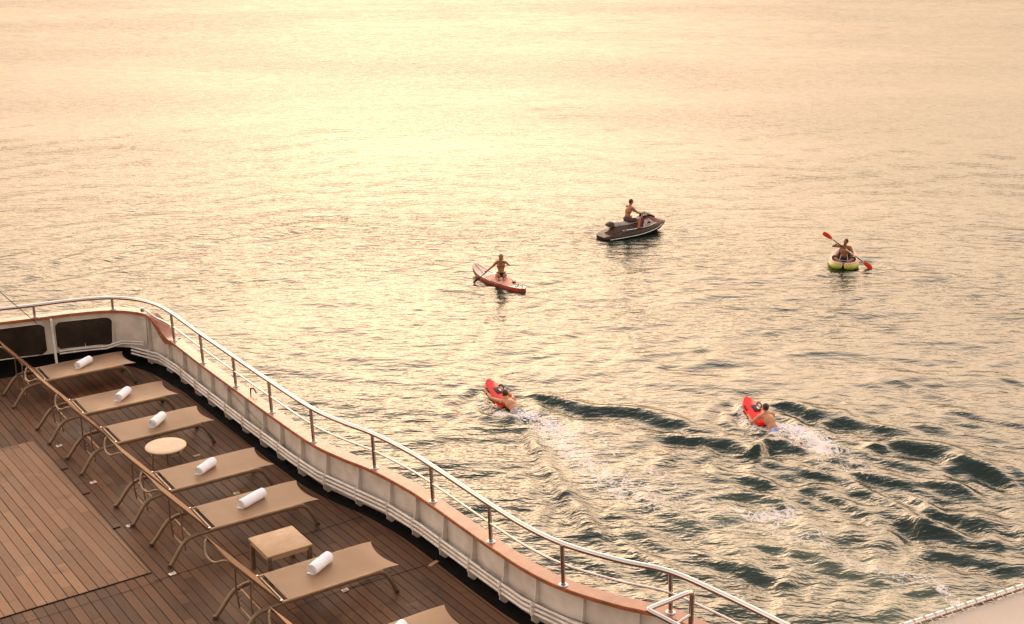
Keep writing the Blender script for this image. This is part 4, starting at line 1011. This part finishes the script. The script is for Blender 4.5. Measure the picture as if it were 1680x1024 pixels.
J = dict(fwd=(-.12, 1, 0), pelvis=(0, 0, .36), chest=(0, .03, .64), neck=(0, .02, .84), head=(0, .03, .975), look=(0, 1, 0),
         shL=(-.155, .02, .795), elL=(-.33, .06, .60), wrL=(-.52, .12, .42), handL=((-.7, .3, -.5), (0, 1, 0), 75), shR=(.155, .02, .795), elR=(.29, .10, .66), wrR=(.16, .26, .74), handR=((-.8, .4, .1), (-.3, -1, 0), 80),
         hipL=(-.09, .03, .30), knL=(-.16, .40, .20), anL=(-.11, -.02, .18), footL=(0, -1, -.0), hipR=(.09, .03, .30), knR=(.16, .40, .20), anR=(.11, -.02, .18), footR=(0, -1, -.0))
t, H, BH, B1, B2 = figure(wl, J, True, 'skin', 'person with long hair and black bikini kneeling on the paddle board')
bm = bmesh.new(); ell(bm, H(0, -.018, .035), (.085, .098, .092), BH); capsule(bm, H(0, -.06, -.02), H(-.01, -.085, -.19), .070, .060); capsule(bm, H(-.01, -.085, -.15), H(0.01, -.10, -.38), .062, .020); capsule(bm, H(-.05, -.05, -.05), H(-.07, -.04, -.2), .035, .02); solid('hair', bm, M['hair_l'], t, .009, 2)
bm = bmesh.new(); pel = Vector(J['pelvis'])
G = []
for q in range(13):
    a = R(200 + 140 * q / 12); col = []
    for k_ in range(5):
        hw = 1 - k_ / 4 * .92; aa = R(270) + (a - R(270)) * hw; z = .07 - .15 * (k_ / 4) - (0.0)
        rr = 1.0; col.append(bm.verts.new(pel + B1 @ Vector((.176 * math.cos(aa), .155 * math.sin(aa) - .012 * (1 if k_ > 1 else 0), z))))
    G.append(col)
for A, B in zip(G, G[1:]):
    for k_ in range(4): bm.faces.new((A[k_], A[k_ + 1], B[k_ + 1], B[k_]))
bmesh.ops.solidify(bm, geom=bm.faces[:], thickness=.012); obj('bikini_bottom', bm, M['black'], t)
bm = bmesh.new(); tube(bm, [pel + B1 @ Vector((.172 * math.cos(R(15 * q)), .125 * math.sin(R(15 * q)), .062)) for q in range(24)], .008, 6, closed=True); obj('bikini_string', bm, M['black'], t)
bm = bmesh.new()
cb = Vector((0, .03, .66)); tube(bm, [cb + Vector((.155 * math.cos(R(15 * q)), .110 * math.sin(R(15 * q)), 0)) for q in range(24)], .006, 6, closed=True); obj('bikini_top', bm, M['black'], t)
def paddle(base, pa, pb_, blades, mat_shaft, mat_blade, label, name='paddle', rz=None):
    t = empty(name, base, R(-YAW) if rz is None else rz); a, b = Vector(pa), Vector(pb_); d = (b - a).normalized()
    bm = bmesh.new(); tube(bm, [a, b], .016, 10); obj('shaft', bm, M[mat_shaft], t)
    for end, dd in blades:
        e = a if end == 0 else b; bm = bmesh.new(); s = d.cross(Vector((0, 1, 0.15))).normalized(); n = d.cross(s); secs = []
        for q in range(9):
            f = q / 8; w = .012 + .075 * math.sin(math.pi * min(1, f * .75 + .05)) ** .8; c = e + dd * d * (f * .42 - .05) + n * .03 * f * f
            if f == 1: w *= .75
            secs.append([c - s * w, c + n * .012, c + s * w, c - n * .006])
        loft(bm, secs); obj('blade', bm, M[mat_blade], t)
    t['label'] = label; t['category'] = 'paddle'; return t
pt = paddle(wl, (-.62, .085, .32), (.07, .30, .84), [], 'rubber', 'rubber', 'black single paddle dipped left of the kneeling paddle boarder')
bm = bmesh.new(); a = Vector((-.62, .085, .32)); d = (a - Vector((.07, .30, .84))).normalized(); tube(bm, [a, a + d * .25], .016, 10)
s = d.cross(Vector((0, 1, .2))).normalized(); n = d.cross(s); secs = []
for q in range(8):
    f = q / 7; w = .012 + .028 * math.sin(math.pi * min(1, f * .8)) ** .8; c = a + d * (.18 + f * .30); secs.append([c - s * w, c + n * .01, c + s * w, c - n * .006])
loft(bm, secs); obj('blade', bm, M['rubber'], pt)
bm = bmesh.new(); tube(bm, [Vector((.07, .30, .84)) - s * .05, Vector((.07, .30, .84)) + s * .05], .014, 8); obj('grip', bm, M['rubber'], pt)

# ---- kayak: own axes x right, y ahead (bow towards the camera = -y)
kl = at(1384, 433, SEA_Z)
KR = R(-YAW - 16)
ky = empty('kayak', kl, KR); setp(ky, 'lime and pale pink inflatable kayak with bow towards the camera', 'kayak')
for s in (-1, 1):
    path = catmull([(s * .08, 1.45, .18), (s * .26, 1.2, .13), (s * .41, .75, .10), (s * .455, .2, .085), (s * .455, -.25, .09), (s * .42, -.55, .10), (s * .31, -.78, .11), (s * .16, -.86, .12), (s * .06, -.84, .12)], 6)
    n = len(path); rs = [.05 + .062 * min(1, q / 12) if q < 12 else (.112 if q < n - 9 else .112 - .045 * ((q - n + 9) / 9)) for q in range(n)]
    bm = bmesh.new(); tube(bm, path, rs, 16); obj('side_tube', bm, M['lime'], ky)
    bm = bmesh.new(); tube(bm, [p + Vector((-s * .025, 0.04, .055)) for p in path], [r_ * .92 for r_ in rs], 16); obj('side_cover', bm, M['pink'], ky)
bm = bmesh.new(); secs = []
for y, w, z in ((-.8, .12, .12), (-.6, .34, .08), (0, .40, .06), (.8, .34, .06), (1.3, .16, .12)):
    secs.append([Vector((-w, y, z)), Vector((w, y, z)), Vector((w, y, z - .10)), Vector((-w, y, z - .10))])
loft(bm, secs); obj('floor', bm, M['black'], ky)
bm = bmesh.new(); box(bm, (0, .24, .36), (.42, .07, .34), Matrix.Rotation(R(-12), 3, 'X'), bev=.03); obj('seat_back', bm, M['black'], ky)
J = dict(fwd=(0, -1, 0), pelvis=(0, 0.02, .20), chest=(0, .02, .50), neck=(.0, .0, .72), head=(.015, -.02, .865), look=(-.6, -.8, -.15),
         shL=(.19, .0, .665), elL=(.33, -.10, .46), wrL=(.31, -.33, .50), handL=((0, -1, .0), (-.3, 0, -1), 70), shR=(-.19, .0, .68), elR=(-.44, -.14, .70), wrR=(-.28, -.32, .86), handR=((.45, -.8, .1), (0.3, 0, -1), 70),
         hipL=(.10, -.03, .17), knL=(.37, -.36, .33), anL=(.10, -.60, .20), footL=(-.6, -.7, .2), hipR=(-.10, -.03, .17), knR=(-.37, -.36, .33), anR=(-.10, -.60, .20), footR=(.6, -.7, .2))
t, H, BH, B1, B2 = figure(kl, J, skin='skin', label='bare chested person in dark shorts sitting in the kayak facing the camera', rz=KR); short_hair(t, H, BH, beard=True); shorts(t, J, B1, 'black', .95)
bm = bmesh.new()
for s in (-1, 1): tube(bm, catmull([(s * .10, -.10, .40), (s * .13, -.35, .36), (s * .15, -.62, .30)], 4), .010, 6)
tube(bm, [(-.15, -.62, .30), (.15, -.62, .30)], .010, 6); obj('deck_strap', bm, M['seat'], ky)
pa, pb2 = Vector((-.52, -.38, 1.06)), Vector((.74, -.40, .22))
pt = paddle(kl, pa, pb2, [(0, -1), (1, 1)], 'wgel', 'blade', 'double paddle with orange red blades held across the kayaker', rz=KR)
bm = bmesh.new(); d = (pb2 - pa).normalized()
for a_, b_ in ((.10, .66), (1.10, 1.45)): tube(bm, [pa + d * a_, pa + d * b_], .019, 10)
obj('shaft_grip', bm, M['rubber'], pt)

# ---- board riders
def rider(px, py, head, red, sh, blab, plab, arms, skin, roll=0, sc=1.0, lift=1.0):
    base = at(px, py, SEA_Z); rz = R(head - YAW - 90)
    b = empty('sea_board', base, rz); setp(b, blab, 'bodyboard')
    def bd(y, w, z, th): return [Vector((-w, y, z)), Vector((-w * .8, y, z + th)), Vector((0, y, z + th * 1.35)), Vector((w * .8, y, z + th)), Vector((w, y, z)), Vector((w * .75, y, z - th * .6)), Vector((0, y, z - th * .9)), Vector((-w * .75, y, z - th * .6))]
    st = [(.02, .20, .02), (.10, .25, .04), (.3, .28, .09), (.6, .29, .16), (.85, .275, .23), (1.05, .23, .30), (1.2, .15, .36), (1.28, .06, .40)]
    bm = bmesh.new(); loft(bm, [bd(y * sc, w, z, .05) for y, w, z in st]); obj('board', bm, M[red], b)
    bm = bmesh.new()
    for s in (-1, 1): tube(bm, catmull([(s * .285, y * sc, z - .02) if q not in (0,) else (s * w, y * sc, z - .02) for q, (y, w, z) in enumerate(st[2:5])], 4), .022, 8)
    obj('board_edge', bm, M['rubber'], b)
    th_ = math.atan2(.14, .55)
    bm = bmesh.new(); box(bm, (.06, .74 * sc, .275), (.20, .26, .03), Matrix.Rotation(th_, 3, 'X'), bev=.008); pd = obj('display_pad', bm, M['rubber'], b)
    bm = bmesh.new(); box(bm, (.09, .70 * sc, .287), (.05, .10, .012), Matrix.Rotation(th_, 3, 'X')); obj('display_mark', bm, M['wgel'], pd, smooth=False)
    for s in (-1, 1):
        bm = bmesh.new(); tube(bm, catmull([(s * .20, .74 * sc, .22), (s * .25, .80 * sc, .31), (s * .24, .92 * sc, .34), (s * .17, .98 * sc, .30)], 4), .018, 8); obj('handle', bm, M['rubber'], b)
    t, H, BH, B1, B2 = figure(base, arms, skin=skin, label=plab, rz=rz); short_hair(t, H, BH); shorts(t, arms, B1, sh, .7)
J1 = dict(fwd=(0, .4, -1), pelvis=(0, -.42, .02), chest=(0, -.13, .13), neck=(0, .10, .22), head=(.0, .20, .335), look=(0, 1, .1), hup=(0, -.15, 1),
          shL=(-.19, .03, .19), elL=(-.33, .38, .20), wrL=(-.29, .66, .27), handL=((.1, 1, .2), (.3, 0, -1), 60), shR=(.19, .03, .19), elR=(.31, .30, .14), wrR=(.28, .60, .24), handR=((-.1, 1, .2), (-.3, 0, -1), 60),
          hipL=(-.10, -.46, -.01), knL=(-.14, -.86, -.12), anL=(-.15, -1.24, -.06), footL=(0, -1, -.2), hipR=(.10, -.46, -.01), knR=(.14, -.86, -.1), anR=(.15, -1.24, .02), footR=(0, -1, .2))
rider(834, 668, 121, 'red', 'wshorts', 'red motor bodyboard held by the swimmer nearer the ship rail', 'swimmer nearer the ship rail lying behind a red board with arms stretched', J1, 'skin2', sc=.86)
J2 = dict(J1); J2.update(chest=(0, -.16, .20), neck=(0, .04, .34), head=(.02, .10, .475), shL=(-.20, .0, .29), shR=(.20, .0, .29), elL=(-.36, .12, .10), wrL=(-.28, .38, .16), elR=(.33, .14, .10), wrR=(.27, .40, .16), pelvis=(0, -.44, -.01))
rider(1256, 698, 113, 'red2', 'blue', 'bright red motor bodyboard ahead of the swimmer in blue shorts', 'swimmer in blue shorts leaning on a bright red board with bent elbows', J2, 'skin2', sc=.76)

# splashes: beads of water thrown up behind the swimmers
rnd = random.Random(5)
for (a, b), hd, lab in (((853, 683), (0.85, -0.55), 'white splash behind the swimmer nearer the ship rail'), ((1284, 706), (0.9, -0.5), 'white splash behind the swimmer in blue shorts')):
    bm = bmesh.new(); x0, y0 = view(a, b, SEA_Z)
    for q in range(260):
        s = rnd.random() ** 1.5 * 1.3; w = rnd.gauss(0, .10 + .14 * s); x = x0 + hd[0] * s - hd[1] * w; y = y0 + hd[1] * s + hd[0] * w
        r_ = .008 + .022 * rnd.random() ** 3; p = W(x, y, SEA_Z + .02 + abs(rnd.gauss(0, .05)) * (1.2 - s * .6))
        bmesh.ops.create_icosphere(bm, subdivisions=1, radius=r_, matrix=Matrix.Translation(p) @ Matrix.Diagonal((1 + rnd.random(), 1 + rnd.random(), .7, 1)))
    setp(obj('splash', bm, M['towel']), lab, 'splash', kind='stuff')
